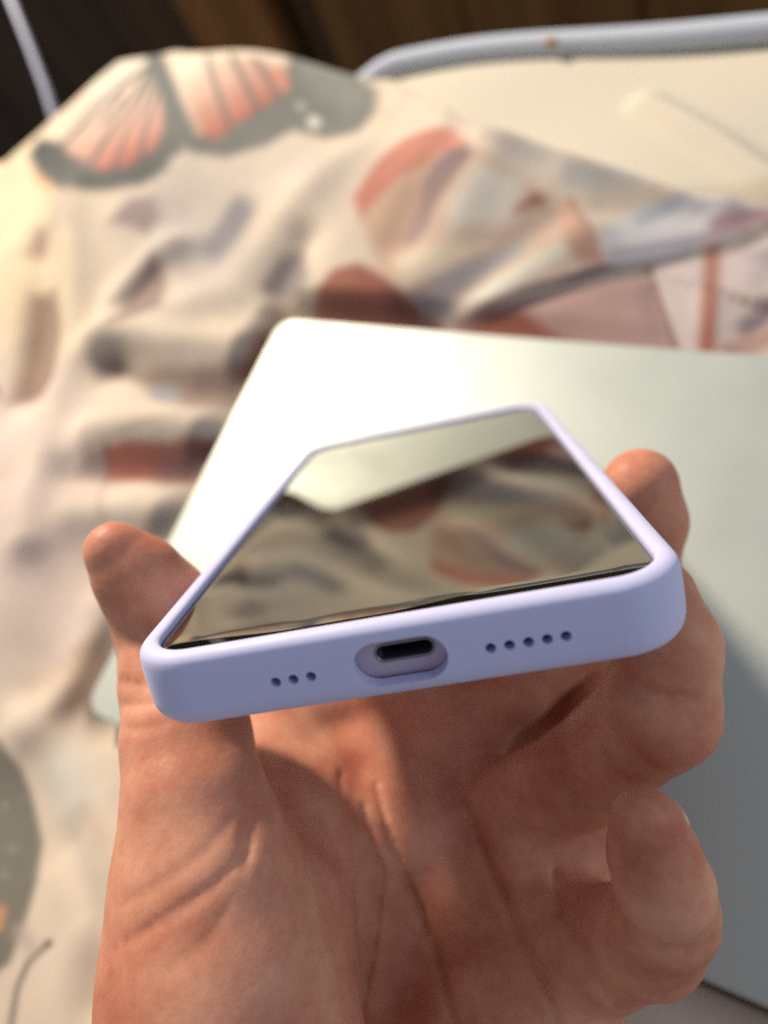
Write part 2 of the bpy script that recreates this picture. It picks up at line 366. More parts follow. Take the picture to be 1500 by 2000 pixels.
# ------------------------------------------------------------------ printed blanket
PRINT_AND_SHADE = [  # printed motifs, plus fold shade painted in as brown and grey patches
    ('poly', [(-346.94, 198.51), (-373.09, 197.22), (-387.05, 185.08), (-385.87, 164.4), (-370.33, 139.52), (-205.27, -12.17), (-188.75, -26.54), (-170.0, -37.04), (-151.58, -42.6), (-136.65, -42.59), (-128.94, -36.41), (-118.72, -28.95), (-104.22, -23.32), (-107.91, -11.27), (-178.12, 91.19), (-204.19, 116.86), (-281.26, 172.18), (-314.24, 189.32)], 30.99, 0.0, (242, 221, 180), (242, 221, 180), 0.6),
    ('poly', [(-135.9, -42.5), (-146.8, -49.23), (-153.75, -59.34), (-153.15, -71.79), (-143.63, -84.66), (-66.92, -154.31), (-58.84, -161.47), (-49.08, -165.79), (-38.84, -166.76), (-28.43, -164.3), (-19.69, -158.87), (-13.91, -151.29), (-13.22, -142.54), (-16.43, -133.84), (-60.43, -69.58), (-77.59, -57.03), (-90.78, -49.79), (-125.2, -39.33)], 26.2, 0.0, (236, 216, 205), (236, 216, 205), 0.8),
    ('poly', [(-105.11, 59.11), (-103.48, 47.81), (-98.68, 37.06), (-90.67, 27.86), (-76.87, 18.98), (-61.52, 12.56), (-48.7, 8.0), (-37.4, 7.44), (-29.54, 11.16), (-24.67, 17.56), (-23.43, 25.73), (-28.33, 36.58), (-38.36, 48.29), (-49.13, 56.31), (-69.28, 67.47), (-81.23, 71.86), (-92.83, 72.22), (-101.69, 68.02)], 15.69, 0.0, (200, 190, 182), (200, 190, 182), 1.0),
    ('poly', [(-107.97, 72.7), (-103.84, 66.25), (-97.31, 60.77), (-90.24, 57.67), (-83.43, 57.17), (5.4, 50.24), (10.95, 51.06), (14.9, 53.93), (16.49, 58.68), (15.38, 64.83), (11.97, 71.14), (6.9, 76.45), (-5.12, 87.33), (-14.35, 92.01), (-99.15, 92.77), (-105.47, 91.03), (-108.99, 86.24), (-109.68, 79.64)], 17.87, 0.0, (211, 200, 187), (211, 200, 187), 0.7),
    ('poly', [(-230.88, 100.62), (-204.64, 78.73), (-145.61, 51.62), (-121.13, 55.47), (-106.85, 61.77), (-98.0, 73.59), (-96.39, 87.69), (-86.98, 83.26), (-66.52, 81.64), (-46.89, 89.54), (-37.03, 100.77), (-16.7, 95.39), (-2.9, 100.2), (-1.73, 117.41), (-6.82, 130.93), (-24.18, 145.33), (-76.77, 191.45), (-62.24, 145.8), (-60.12, 129.35), (-73.02, 107.19), (-88.96, 95.99), (-133.82, 140.29), (-218.97, 227.62), (-237.31, 231.49), (-159.14, 150.48), (-137.21, 97.51), (-195.09, 110.05), (-232.08, 113.73)], 3.84, 0.0, (63, 68, 68), (132, 133, 127), 1.0),
    ('poly', [(-53.37, 142.03), (-71.62, 187.74), (-23.76, 140.12), (-13.23, 129.35), (-15.19, 114.25), (-34.76, 121.86)], 6.54, 0.0, (151, 154, 148), (151, 154, 148), 0.8),
    ('poly', [(-177.98, 174.61), (-142.59, 137.62), (-115.58, 104.72), (-110.56, 83.99), (-120.33, 70.88), (-137.15, 68.5), (-186.82, 94.79), (-214.99, 112.46), (-208.98, 135.64), (-192.68, 158.46)], 3.67, 0.0, (237, 225, 205), (192, 117, 99), 1.0),
    ('poly', [(-129.44, 166.58), (-95.44, 155.04), (-65.61, 143.8), (-55.12, 130.72), (-59.22, 116.53), (-69.0, 105.18), (-76.51, 92.87), (-86.67, 94.64), (-113.27, 122.02), (-152.66, 169.64)], 3.41, 0.0, (239, 223, 201), (183, 107, 90), 1.0),
    ('poly', [(-68.46, 143.22), (-69.54, 141.74), (-69.71, 139.5), (-68.95, 136.85), (-67.4, 134.22), (-63.33, 128.79), (-61.32, 126.67), (-59.09, 125.29), (-56.96, 124.84), (-55.25, 125.38), (-54.21, 126.82), (-54.0, 128.95), (-54.63, 131.45), (-56.03, 133.95), (-59.98, 139.36), (-62.04, 141.59), (-64.39, 143.12), (-66.65, 143.7)], 3.84, 0.0, (216, 149, 127), (216, 149, 127), 1.0),
    ('poly', [(-171.72, 172.17), (-172.83, 172.86), (-173.84, 173.17), (-174.61, 173.07), (-175.01, 172.57), (-210.6, 107.95), (-210.64, 107.24), (-210.19, 106.33), (-209.28, 105.36), (-208.07, 104.45), (-206.71, 103.75), (-205.41, 103.36), (-204.38, 103.33), (-203.79, 103.69), (-169.46, 168.37), (-169.47, 169.17), (-169.9, 170.18), (-170.69, 171.23)], 1.12, 0.0, (102, 105, 103), (102, 105, 103), 0.9),
    ('poly', [(-172.5, 172.69), (-173.56, 173.12), (-174.41, 173.14), (-174.93, 172.76), (-175.05, 172.03), (-153.95, 75.52), (-153.03, 74.32), (-150.88, 72.48), (-147.84, 70.28), (-145.63, 68.9), (-144.37, 68.4), (-143.65, 68.45), (-143.39, 68.92), (-143.61, 69.74), (-169.42, 168.9), (-169.73, 169.86), (-170.42, 170.92), (-171.4, 171.91)], 1.07, 0.0, (102, 105, 103), (102, 105, 103), 0.9),
    ('poly', [(-167.8, 167.83), (-168.8, 168.11), (-169.54, 167.97), (-169.9, 167.44), (-169.83, 166.61), (-128.19, 68.4), (-127.87, 67.68), (-127.26, 66.96), (-126.48, 66.37), (-125.64, 65.99), (-124.87, 65.89), (-124.27, 66.07), (-123.94, 66.49), (-123.91, 67.1), (-164.28, 164.18), (-164.78, 165.2), (-165.62, 166.26), (-166.68, 167.18)], 1.03, 0.0, (102, 105, 103), (102, 105, 103), 0.9),
    ('poly', [(-158.74, 157.61), (-159.71, 157.78), (-160.33, 157.52), (-160.51, 156.85), (-160.21, 155.89), (-115.67, 76.77), (-115.32, 76.09), (-114.78, 75.51), (-114.13, 75.1), (-113.46, 74.94), (-112.88, 75.04), (-112.45, 75.38), (-112.26, 75.9), (-112.32, 76.54), (-154.49, 153.82), (-155.25, 154.96), (-156.33, 156.08), (-157.55, 157.01)], 1.02, 0.0, (102, 105, 103), (102, 105, 103), 0.9),
    ('poly', [(-175.34, 140.88), (-176.61, 141.53), (-177.7, 141.78), (-178.45, 141.62), (-178.75, 141.06), (-180.38, 119.72), (-180.13, 118.84), (-179.24, 117.67), (-177.84, 116.39), (-176.12, 115.16), (-174.35, 114.19), (-172.84, 113.64), (-171.82, 113.6), (-171.47, 114.1), (-171.98, 136.79), (-172.25, 137.71), (-172.99, 138.82), (-174.07, 139.93)], 1.1, 0.0, (102, 105, 103), (102, 105, 103), 0.9),
    ('poly', [(-128.18, 166.69), (-128.76, 166.42), (-128.82, 165.69), (-128.35, 164.62), (-127.42, 163.35), (-73.94, 99.75), (-73.31, 99.12), (-72.58, 98.69), (-71.86, 98.51), (-71.27, 98.6), (-70.88, 98.96), (-70.76, 99.53), (-70.93, 100.23), (-71.36, 100.94), (-123.23, 163.4), (-124.48, 164.67), (-125.86, 165.74), (-127.16, 166.45)], 0.99, 0.0, (102, 105, 103), (102, 105, 103), 0.9),
    ('poly', [(-105.75, 159.88), (-106.07, 159.38), (-105.92, 158.51), (-105.32, 157.4), (-104.38, 156.23), (-61.63, 110.13), (-60.98, 109.58), (-60.28, 109.26), (-59.64, 109.21), (-59.16, 109.45), (-58.91, 109.93), (-58.92, 110.59), (-59.2, 111.33), (-59.7, 112.02), (-101.67, 157.65), (-102.79, 158.71), (-103.97, 159.5), (-105.01, 159.92)], 0.97, 0.0, (102, 105, 103), (102, 105, 103), 0.9),
    ('poly', [(-85.73, 152.79), (-85.86, 152.14), (-85.63, 151.25), (-85.09, 150.26), (-84.3, 149.34), (-55.38, 121.27), (-54.73, 120.79), (-54.07, 120.58), (-53.51, 120.65), (-53.12, 121.01), (-52.97, 121.59), (-53.08, 122.32), (-53.43, 123.07), (-53.97, 123.73), (-82.74, 151.84), (-83.63, 152.58), (-84.52, 153.03), (-85.26, 153.1)], 0.97, 0.0, (102, 105, 103), (102, 105, 103), 0.9),
    ('poly', [(-211.01, 145.87), (-208.31, 144.14), (-205.56, 143.01), (-203.18, 142.66), (-201.54, 143.14), (-179.29, 167.25), (-178.98, 168.78), (-179.59, 170.84), (-181.05, 173.11), (-234.0, 220.15), (-236.91, 222.23), (-239.83, 223.54), (-242.28, 223.87), (-243.89, 223.16), (-269.27, 194.91), (-269.77, 193.27), (-214.73, 150.11), (-213.27, 147.97)], 6.88, 0.0, (239, 230, 212), (239, 230, 212), 0.7),
    ('poly', [(-233.38, 238.5), (-235.16, 237.79), (-235.77, 236.03), (-235.12, 233.51), (-233.31, 230.61), (-133.05, 124.64), (-101.14, 84.96), (-99.87, 83.52), (-98.28, 82.48), (-96.59, 81.94), (-95.03, 81.99), (-93.86, 82.62), (-93.27, 83.75), (-93.37, 85.24), (-94.15, 86.86), (-123.61, 125.02), (-221.84, 231.37), (-224.46, 234.19), (-227.57, 236.54), (-230.71, 238.06)], 3.13, 0.0, (105, 110, 106), (105, 110, 106), 1.0),
    ('poly', [(-33.74, 112.06), (-34.16, 110.99), (-34.07, 109.59), (-33.48, 108.04), (-32.48, 106.58), (-31.27, 105.19), (-30.0, 104.03), (-28.66, 103.34), (-27.47, 103.25), (-26.61, 103.77), (-26.21, 104.83), (-26.34, 106.28), (-26.97, 107.87), (-27.98, 109.37), (-29.18, 110.77), (-30.43, 111.92), (-31.73, 112.57), (-32.89, 112.61)], 2.27, 0.0, (236, 234, 221), (236, 234, 221), 1.0),
    ('poly', [(-44.49, 119.98), (-44.51, 119.25), (-44.26, 118.43), (-43.78, 117.64), (-43.13, 117.02), (-41.07, 115.47), (-40.36, 115.09), (-39.71, 115.01), (-39.21, 115.26), (-38.93, 115.8), (-38.92, 116.54), (-39.17, 117.36), (-39.65, 118.15), (-40.29, 118.78), (-42.35, 120.33), (-43.05, 120.71), (-43.7, 120.77), (-44.21, 120.52)], 2.32, 0.0, (195, 197, 191), (195, 197, 191), 1.0),
    ('poly', [(-173.27, 60.74), (-173.49, 62.27), (-175.18, 64.4), (-178.1, 66.82), (-181.82, 69.16), (-206.83, 82.77), (-209.75, 84.01), (-212.18, 84.42), (-213.82, 83.98), (-214.48, 82.78), (-214.07, 81.04), (-212.63, 79.0), (-210.34, 76.96), (-207.49, 75.18), (-183.6, 62.58), (-180.03, 60.96), (-176.85, 60.06), (-174.47, 59.98)], 5.38, 0.0, (227, 184, 138), (227, 184, 138), 0.7),
    ('poly', [(-151.53, -0.48), (-136.34, 5.38), (-109.53, -20.41), (-98.67, -46.69), (-115.2, -55.93), (-124.15, -59.6), (-134.19, -36.67), (-142.56, -18.86)], 5.6, 0.0, (162, 135, 117), (162, 135, 117), 1.0),  # painted shade on the dark side of the left ridge
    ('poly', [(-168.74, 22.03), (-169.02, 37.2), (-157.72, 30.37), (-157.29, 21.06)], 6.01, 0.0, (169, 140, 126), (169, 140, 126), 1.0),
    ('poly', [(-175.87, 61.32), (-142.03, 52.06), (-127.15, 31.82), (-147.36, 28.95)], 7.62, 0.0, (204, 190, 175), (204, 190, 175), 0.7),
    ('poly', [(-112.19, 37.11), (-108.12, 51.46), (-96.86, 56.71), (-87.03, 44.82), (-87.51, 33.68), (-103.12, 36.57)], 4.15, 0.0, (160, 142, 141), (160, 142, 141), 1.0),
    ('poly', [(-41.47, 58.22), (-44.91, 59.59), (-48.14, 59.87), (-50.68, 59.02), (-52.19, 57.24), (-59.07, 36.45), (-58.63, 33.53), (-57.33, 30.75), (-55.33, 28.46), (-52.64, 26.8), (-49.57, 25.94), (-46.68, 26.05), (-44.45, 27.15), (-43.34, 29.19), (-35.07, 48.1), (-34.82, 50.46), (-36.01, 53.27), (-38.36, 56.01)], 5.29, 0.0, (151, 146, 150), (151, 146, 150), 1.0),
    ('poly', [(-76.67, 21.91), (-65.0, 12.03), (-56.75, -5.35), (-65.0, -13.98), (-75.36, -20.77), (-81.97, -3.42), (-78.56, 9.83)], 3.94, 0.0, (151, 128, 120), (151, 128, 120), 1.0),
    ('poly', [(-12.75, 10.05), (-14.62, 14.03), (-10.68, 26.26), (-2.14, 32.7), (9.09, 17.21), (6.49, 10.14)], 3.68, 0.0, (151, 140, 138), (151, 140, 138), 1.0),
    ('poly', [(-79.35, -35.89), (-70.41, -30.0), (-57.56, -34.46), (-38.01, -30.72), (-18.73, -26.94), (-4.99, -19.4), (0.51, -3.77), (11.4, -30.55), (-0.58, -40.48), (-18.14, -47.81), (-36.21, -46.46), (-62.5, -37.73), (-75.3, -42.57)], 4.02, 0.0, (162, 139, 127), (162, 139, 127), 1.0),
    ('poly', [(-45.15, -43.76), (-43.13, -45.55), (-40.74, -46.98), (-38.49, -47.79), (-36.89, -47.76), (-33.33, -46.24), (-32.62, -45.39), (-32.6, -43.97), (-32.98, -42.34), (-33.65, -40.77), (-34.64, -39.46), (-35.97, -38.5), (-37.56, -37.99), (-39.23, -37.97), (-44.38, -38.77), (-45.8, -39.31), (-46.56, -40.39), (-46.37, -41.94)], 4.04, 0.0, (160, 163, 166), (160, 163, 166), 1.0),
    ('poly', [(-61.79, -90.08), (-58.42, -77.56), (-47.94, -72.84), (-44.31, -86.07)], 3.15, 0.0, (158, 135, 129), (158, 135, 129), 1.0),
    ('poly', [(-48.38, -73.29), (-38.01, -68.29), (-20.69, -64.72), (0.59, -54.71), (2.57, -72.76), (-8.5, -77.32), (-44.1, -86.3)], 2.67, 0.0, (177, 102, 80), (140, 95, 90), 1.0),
    ('poly', [(-22.92, -77.62), (-21.39, -79.08), (-19.15, -80.12), (-16.84, -80.48), (-15.06, -80.03), (9.49, -64.94), (11.01, -63.96), (11.8, -62.46), (11.74, -60.65), (10.85, -58.79), (9.25, -57.17), (7.17, -56.04), (4.92, -55.57), (2.86, -55.85), (-20.3, -72.03), (-21.92, -73.01), (-23.06, -74.39), (-23.46, -75.99)], 5.29, 0.0, (133, 100, 99), (133, 100, 99), 0.8),
    ('poly', [(-47.73, -72.45), (-48.09, -72.58), (-48.39, -72.79), (-48.57, -73.06), (-48.62, -73.34), (-44.6, -86.69), (-44.15, -87.04), (-43.61, -87.31), (-43.05, -87.46), (-42.59, -87.46), (-42.31, -87.3), (-42.23, -87.02), (-42.36, -86.65), (-42.66, -86.27), (-46.71, -72.93), (-46.81, -72.68), (-47.04, -72.5), (-47.36, -72.42)], 1.17, 0.0, (112, 70, 64), (112, 70, 64), 1.0),
    ('poly', [(-44.94, -85.93), (-45.28, -86.06), (-45.44, -86.31), (-45.41, -86.65), (-45.15, -87.03), (-32.56, -101.63), (-32.43, -101.88), (-32.2, -102.07), (-31.9, -102.16), (-31.56, -102.14), (-31.24, -102.02), (-30.99, -101.8), (-30.85, -101.53), (-30.84, -101.25), (-43.09, -86.73), (-43.51, -86.37), (-44.0, -86.09), (-44.5, -85.94)], 1.5, 0.0, (200, 167, 156), (200, 167, 156), 1.0),
    ('poly', [(3.23, -70.84), (0.14, -69.36), (0.43, -70.45), (-1.02, -71.64), (-3.06, -73.17), (-14.26, -97.32), (-15.78, -99.3), (-16.39, -101.5), (-15.89, -103.62), (-14.29, -105.34), (-12.05, -106.34), (-9.73, -106.42), (-7.59, -105.59), (-5.95, -103.99), (6.18, -80.41), (7.22, -78.21), (7.04, -75.63), (5.64, -73.05)], 7.37, 0.0, (169, 151, 143), (169, 151, 143), 0.8),  # greyish shadow painted into the cloth colour
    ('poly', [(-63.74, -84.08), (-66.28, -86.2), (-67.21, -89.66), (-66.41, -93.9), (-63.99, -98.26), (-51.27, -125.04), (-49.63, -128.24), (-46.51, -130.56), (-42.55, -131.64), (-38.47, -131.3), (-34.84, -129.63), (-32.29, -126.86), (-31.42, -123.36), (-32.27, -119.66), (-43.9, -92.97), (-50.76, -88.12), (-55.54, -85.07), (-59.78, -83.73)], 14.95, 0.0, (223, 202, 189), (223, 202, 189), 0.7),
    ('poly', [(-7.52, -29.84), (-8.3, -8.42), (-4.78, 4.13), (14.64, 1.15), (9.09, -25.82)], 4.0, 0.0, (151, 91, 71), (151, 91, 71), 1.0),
    ('poly', [(-8.21, 2.31), (-7.54, 1.32), (-6.64, 0.82), (-5.65, 0.88), (-4.67, 1.45), (14.71, 5.25), (16.23, 5.58), (17.47, 6.16), (18.27, 6.88), (18.5, 7.64), (18.13, 8.34), (17.19, 8.88), (15.83, 9.18), (14.25, 9.2), (-7.01, 7.21), (-7.93, 6.3), (-8.45, 5.02), (-8.54, 3.61)], 5.62, 0.0, (195, 167, 145), (195, 167, 145), 0.8),
    ('poly', [(10.33, 0.0), (14.54, 10.36), (19.68, 20.41), (30.33, 23.86), (44.04, 19.07), (56.51, 11.36), (66.79, 6.74), (73.45, -0.15)], 2.63, 0.0, (184, 117, 96), (151, 89, 75), 1.0),
    ('poly', [(50.77, 10.22), (49.79, 9.28), (49.48, 8.28), (49.92, 7.34), (51.05, 6.59), (65.22, -0.48), (66.46, -0.44), (68.31, -0.49), (70.46, -0.6), (71.86, 0.14), (72.1, 1.92), (71.83, 3.58), (71.07, 4.89), (69.79, 5.85), (57.36, 11.05), (55.8, 11.42), (54.01, 11.38), (52.25, 10.95)], 4.42, 0.0, (133, 79, 69), (133, 79, 69), 1.0),
    ('poly', [(17.14, 52.76), (26.26, 74.52), (33.27, 89.26), (47.03, 90.21), (63.21, 73.27), (84.96, 64.1), (100.3, 55.26), (120.91, 37.88), (127.63, 30.95), (103.9, 18.21), (72.8, 8.02), (56.49, 12.02), (41.07, 22.63)], 3.25, 0.0, (216, 190, 171), (216, 190, 171), 1.0),
    ('poly', [(21.33, 49.57), (29.96, 52.71), (40.22, 63.4), (49.32, 72.57), (49.6, 54.58), (47.09, 39.95), (48.26, 20.13), (41.98, 20.25)], 3.83, 0.0, (216, 181, 157), (216, 181, 157), 1.0),
    ('poly', [(17.36, 53.49), (20.93, 70.69), (27.19, 85.98), (38.7, 90.35), (48.87, 90.62), (61.58, 76.29), (62.04, 69.03), (50.2, 73.28), (44.97, 67.69), (36.41, 61.32), (29.32, 51.1), (24.62, 43.8)], 3.11, 0.0, (197, 128, 108), (204, 140, 122), 1.0),
    ('poly', [(62.42, 74.13), (66.86, 68.59), (61.95, 58.46), (57.3, 49.45), (55.79, 37.71), (50.17, 31.85), (45.56, 36.08), (48.15, 49.41), (47.12, 61.03), (48.91, 69.93), (54.22, 75.65)], 3.38, 0.0, (126, 107, 110), (179, 153, 148), 1.0),
    ('poly', [(70.77, 63.4), (87.94, 59.92), (88.0, 44.35), (65.39, 37.78), (62.49, 48.37)], 4.33, 0.0, (228, 221, 210), (228, 221, 210), 1.0),
    ('poly', [(45.15, 26.08), (66.46, 33.62), (81.88, 34.31), (66.12, 21.75), (54.74, 16.23)], 3.64, 0.0, (234, 218, 192), (234, 218, 192), 1.0),
    ('poly', [(56.3, 13.52), (73.32, 26.98), (86.08, 33.31), (95.03, 38.18), (95.01, 31.49), (84.03, 24.98), (76.02, 15.57), (72.02, 7.68), (63.29, 6.78)], 3.23, 0.0, (160, 140, 140), (183, 184, 185), 1.0),
    ('poly', [(74.3, 7.78), (79.93, 16.83), (96.0, 28.42), (108.7, 37.36), (117.47, 40.06), (106.44, 26.69), (93.07, 17.07)], 2.77, 0.0, (216, 221, 212), (232, 225, 207), 1.0),
    ('poly', [(93.61, 13.13), (109.29, 22.12), (123.76, 33.1), (127.99, 31.82), (113.04, 21.4), (99.41, 12.84)], 2.05, 0.0, (162, 163, 171), (148, 119, 122), 1.0),
    ('poly', [(101.31, 54.09), (108.59, 56.5), (119.52, 39.44), (125.9, 32.84), (116.94, 30.23), (110.1, 35.44)], 2.73, 0.0, (228, 191, 164), (174, 128, 119), 1.0),
    ('poly', [(87.58, 46.16), (88.88, 50.21), (93.04, 56.16), (98.14, 55.05), (97.51, 51.46)], 2.48, 0.0, (183, 135, 117), (158, 107, 94), 1.0),
    ('poly', [(105.54, 56.23), (105.39, 55.98), (105.35, 55.68), (105.43, 55.37), (105.6, 55.1), (119.39, 38.99), (119.61, 38.83), (119.87, 38.78), (120.13, 38.85), (120.34, 39.01), (120.48, 39.26), (120.52, 39.54), (120.46, 39.83), (120.3, 40.06), (106.56, 56.17), (106.31, 56.36), (106.03, 56.43), (105.76, 56.39)], 1.03, 0.0, (179, 144, 131), (179, 144, 131), 1.0),
    ('poly', [(119.88, 41.67), (127.2, 57.14), (144.55, 62.25), (158.37, 58.66), (173.41, 61.87), (175.24, 51.25), (163.2, 46.85), (149.1, 40.48), (132.7, 33.64), (125.52, 32.99)], 2.67, 0.0, (216, 214, 214), (200, 197, 205), 1.0),
    ('poly', [(124.31, 34.57), (124.9, 33.55), (125.77, 32.79), (126.75, 32.49), (127.72, 32.65), (149.62, 40.63), (165.94, 47.65), (166.63, 48.13), (167.04, 48.88), (167.08, 50.02), (166.72, 51.43), (166.07, 52.6), (165.22, 53.35), (164.29, 53.62), (163.41, 53.42), (147.29, 46.44), (125.57, 38.37), (124.77, 37.77), (124.24, 36.84), (124.08, 35.73)], 3.31, 0.0, (156, 158, 171), (151, 140, 156), 1.0),
    ('poly', [(129.77, 50.61), (130.44, 49.68), (131.25, 49.15), (132.06, 49.05), (132.77, 49.41), (145.22, 58.64), (145.79, 59.05), (146.1, 59.67), (146.11, 60.4), (145.8, 61.15), (145.23, 61.81), (144.49, 62.26), (143.68, 62.44), (142.93, 62.3), (129.92, 54.72), (129.4, 54.01), (129.19, 52.99), (129.32, 51.79)], 3.07, 0.0, (172, 179, 189), (172, 179, 189), 1.0),
    ('poly', [(154.43, 51.24), (154.95, 50.12), (155.73, 49.18), (156.64, 48.6), (157.54, 48.46), (172.64, 50.58), (173.35, 50.95), (173.84, 51.55), (174.04, 52.35), (173.88, 53.51), (173.41, 54.75), (172.69, 55.72), (171.85, 56.31), (171.0, 56.45), (155.8, 53.88), (155.0, 53.74), (154.46, 53.21), (154.25, 52.33)], 2.9, 0.0, (160, 132, 140), (169, 135, 138), 1.0),
    ('poly', [(147.5, 57.74), (147.77, 57.23), (148.2, 56.8), (148.72, 56.52), (149.25, 56.45), (162.12, 56.57), (162.54, 56.82), (162.83, 57.25), (162.94, 57.81), (162.87, 58.41), (162.61, 58.94), (162.21, 59.33), (161.73, 59.51), (161.24, 59.46), (148.37, 59.15), (147.9, 59.02), (147.57, 58.71), (147.43, 58.26)], 2.3, 0.0, (177, 177, 189), (177, 177, 189), 1.0),
    ('poly', [(79.14, 70.84), (79.57, 68.88), (80.53, 67.25), (81.89, 66.14), (83.45, 65.7), (104.75, 62.89), (106.26, 63.08), (107.55, 63.89), (108.42, 65.19), (108.73, 66.84), (108.38, 68.69), (107.4, 70.56), (105.94, 72.12), (104.31, 72.89), (82.7, 76.12), (81.2, 75.72), (80.02, 74.54), (79.29, 72.82)], 7.18, 0.0, (211, 205, 198), (211, 205, 198), 0.8),
    ('poly', [(40.94, 100.78), (41.6, 98.47), (42.75, 96.14), (44.18, 94.2), (45.67, 92.93), (78.47, 69.83), (79.48, 69.77), (80.38, 70.21), (81.03, 71.08), (81.33, 72.26), (81.22, 73.59), (80.72, 74.87), (79.89, 75.92), (78.88, 76.55), (44.45, 102.9), (42.92, 103.64), (41.67, 103.57), (40.96, 102.59)], 4.52, 0.0, (200, 190, 185), (200, 190, 185), 0.7),
    ('poly', [(102.28, 62.38), (102.99, 61.01), (104.1, 59.98), (105.46, 59.46), (106.85, 59.54), (130.29, 65.91), (131.5, 66.4), (132.35, 67.42), (132.7, 68.91), (132.46, 70.73), (131.66, 72.64), (130.45, 74.23), (129.04, 75.15), (127.65, 75.24), (104.55, 67.14), (103.35, 66.43), (102.49, 65.29), (102.11, 63.88)], 5.59, 0.0, (209, 207, 203), (209, 207, 203), 0.8),
    ('poly', [(72.84, 7.72), (105.51, 19.26), (138.15, 33.06), (155.47, 2.45), (77.4, -0.82)], 2.04, 0.0, (200, 165, 152), (176, 144, 140), 1.0),
    ('poly', [(75.45, 9.01), (75.75, 8.65), (76.22, 8.37), (76.79, 8.23), (77.36, 8.25), (105.96, 18.11), (136.96, 31.76), (137.32, 32.04), (137.65, 32.09), (137.77, 32.41), (137.66, 32.87), (137.41, 33.21), (137.05, 33.4), (136.62, 33.43), (136.18, 33.32), (105.18, 19.77), (76.35, 10.26), (75.85, 10.1), (75.5, 9.8), (75.36, 9.42)], 1.37, 0.0, (232, 209, 191), (232, 209, 191), 1.0),
    ('poly', [(74.18, 1.33), (86.85, 9.79), (99.45, 12.66), (118.32, 2.97), (117.01, 0.07), (73.33, -1.24)], 2.8, 0.0, (172, 103, 82), (139, 80, 69), 1.0),
    ('poly', [(138.79, 34.1), (172.97, 47.66), (187.0, 52.34), (194.51, 4.39), (156.24, 2.52)], 1.89, 0.0, (216, 202, 200), (216, 202, 200), 1.0),
    ('poly', [(138.16, 34.18), (137.92, 33.99), (137.77, 33.75), (137.74, 33.48), (137.83, 33.21), (154.03, 1.99), (154.26, 1.68), (154.55, 1.47), (154.86, 1.4), (155.15, 1.49), (155.36, 1.71), (155.48, 2.02), (155.48, 2.39), (155.36, 2.76), (139.26, 34.01), (139.06, 34.2), (138.78, 34.3), (138.47, 34.29)], 0.97, 0.0, (133, 103, 96), (133, 103, 96), 1.0),
    ('poly', [(156.89, 44.39), (155.89, 44.13), (155.1, 43.48), (154.63, 42.62), (154.54, 41.73), (160.49, 3.09), (160.87, 1.89), (161.6, 0.83), (162.55, 0.13), (163.57, -0.03), (164.52, 0.18), (165.24, 0.93), (165.64, 2.01), (165.65, 3.23), (159.86, 42.36), (159.54, 43.24), (158.87, 43.87), (157.94, 44.27)], 2.22, 0.0, (183, 132, 117), (174, 102, 83), 1.0),
    ('poly', [(175.73, 40.52), (174.42, 40.93), (173.17, 40.8), (172.17, 40.14), (171.59, 39.02), (166.84, 15.44), (166.82, 13.73), (167.29, 12.16), (168.17, 10.92), (169.34, 10.17), (170.63, 10.0), (171.83, 10.42), (172.77, 11.39), (173.29, 12.81), (178.11, 35.64), (178.19, 37.02), (177.77, 38.44), (176.9, 39.66)], 4.39, 0.0, (177, 167, 175), (225, 207, 191), 1.0),
    ('poly', [(179.99, 23.08), (178.86, 24.34), (177.56, 25.04), (176.3, 25.03), (175.28, 24.32), (170.42, 17.93), (169.81, 16.53), (169.69, 14.88), (170.06, 13.24), (170.88, 11.84), (172.03, 10.84), (173.32, 10.37), (174.56, 10.5), (175.56, 11.25), (180.37, 16.99), (180.99, 18.2), (181.13, 19.77), (180.78, 21.48)], 3.09, 0.0, (126, 112, 122), (126, 112, 122), 1.0),
    ('poly', [(166.54, 2.1), (167.42, 0.91), (168.53, 0.15), (169.62, 0.51), (170.76, 0.36), (183.7, 9.11), (184.48, 9.93), (184.91, 11.12), (184.9, 12.52), (184.46, 13.96), (183.66, 15.22), (182.61, 16.09), (181.46, 16.45), (180.4, 16.23), (167.23, 7.24), (166.43, 6.25), (166.02, 4.95), (166.05, 3.52)], 3.05, 0.0, (177, 144, 133), (177, 144, 133), 1.0),
    ('poly', [(-45.51, -183.92), (-27.98, -186.83), (-14.91, -191.43), (-1.57, -200.33), (8.58, -207.33), (15.82, -217.1), (20.22, -226.42), (23.33, -236.33), (18.43, -245.14), (-9.34, -238.39), (-48.23, -203.37)], 1.55, 0.0, (126, 123, 112), (126, 123, 112), 1.0),
    ('poly', [(-15.03, -203.17), (-15.13, -203.44), (-15.07, -203.72), (-14.85, -203.98), (-14.51, -204.17), (-13.38, -204.61), (-12.97, -204.7), (-12.56, -204.69), (-12.2, -204.57), (-11.95, -204.37), (-11.85, -204.1), (-11.91, -203.82), (-12.13, -203.57), (-12.47, -203.38), (-13.6, -202.94), (-14.01, -202.84), (-14.42, -202.85), (-14.78, -202.97)], 1.29, 0.0, (160, 158, 147), (160, 158, 147), 1.0),
    ('poly', [(-2.06, -212.5), (-2.12, -212.67), (-2.07, -212.85), (-1.91, -213.01), (-1.67, -213.13), (-0.53, -213.5), (-0.24, -213.56), (0.05, -213.54), (0.3, -213.46), (0.47, -213.32), (0.53, -213.14), (0.48, -212.96), (0.33, -212.8), (0.09, -212.69), (-1.06, -212.31), (-1.35, -212.26), (-1.64, -212.27), (-1.89, -212.36)], 1.24, 0.0, (160, 158, 147), (160, 158, 147), 1.0),
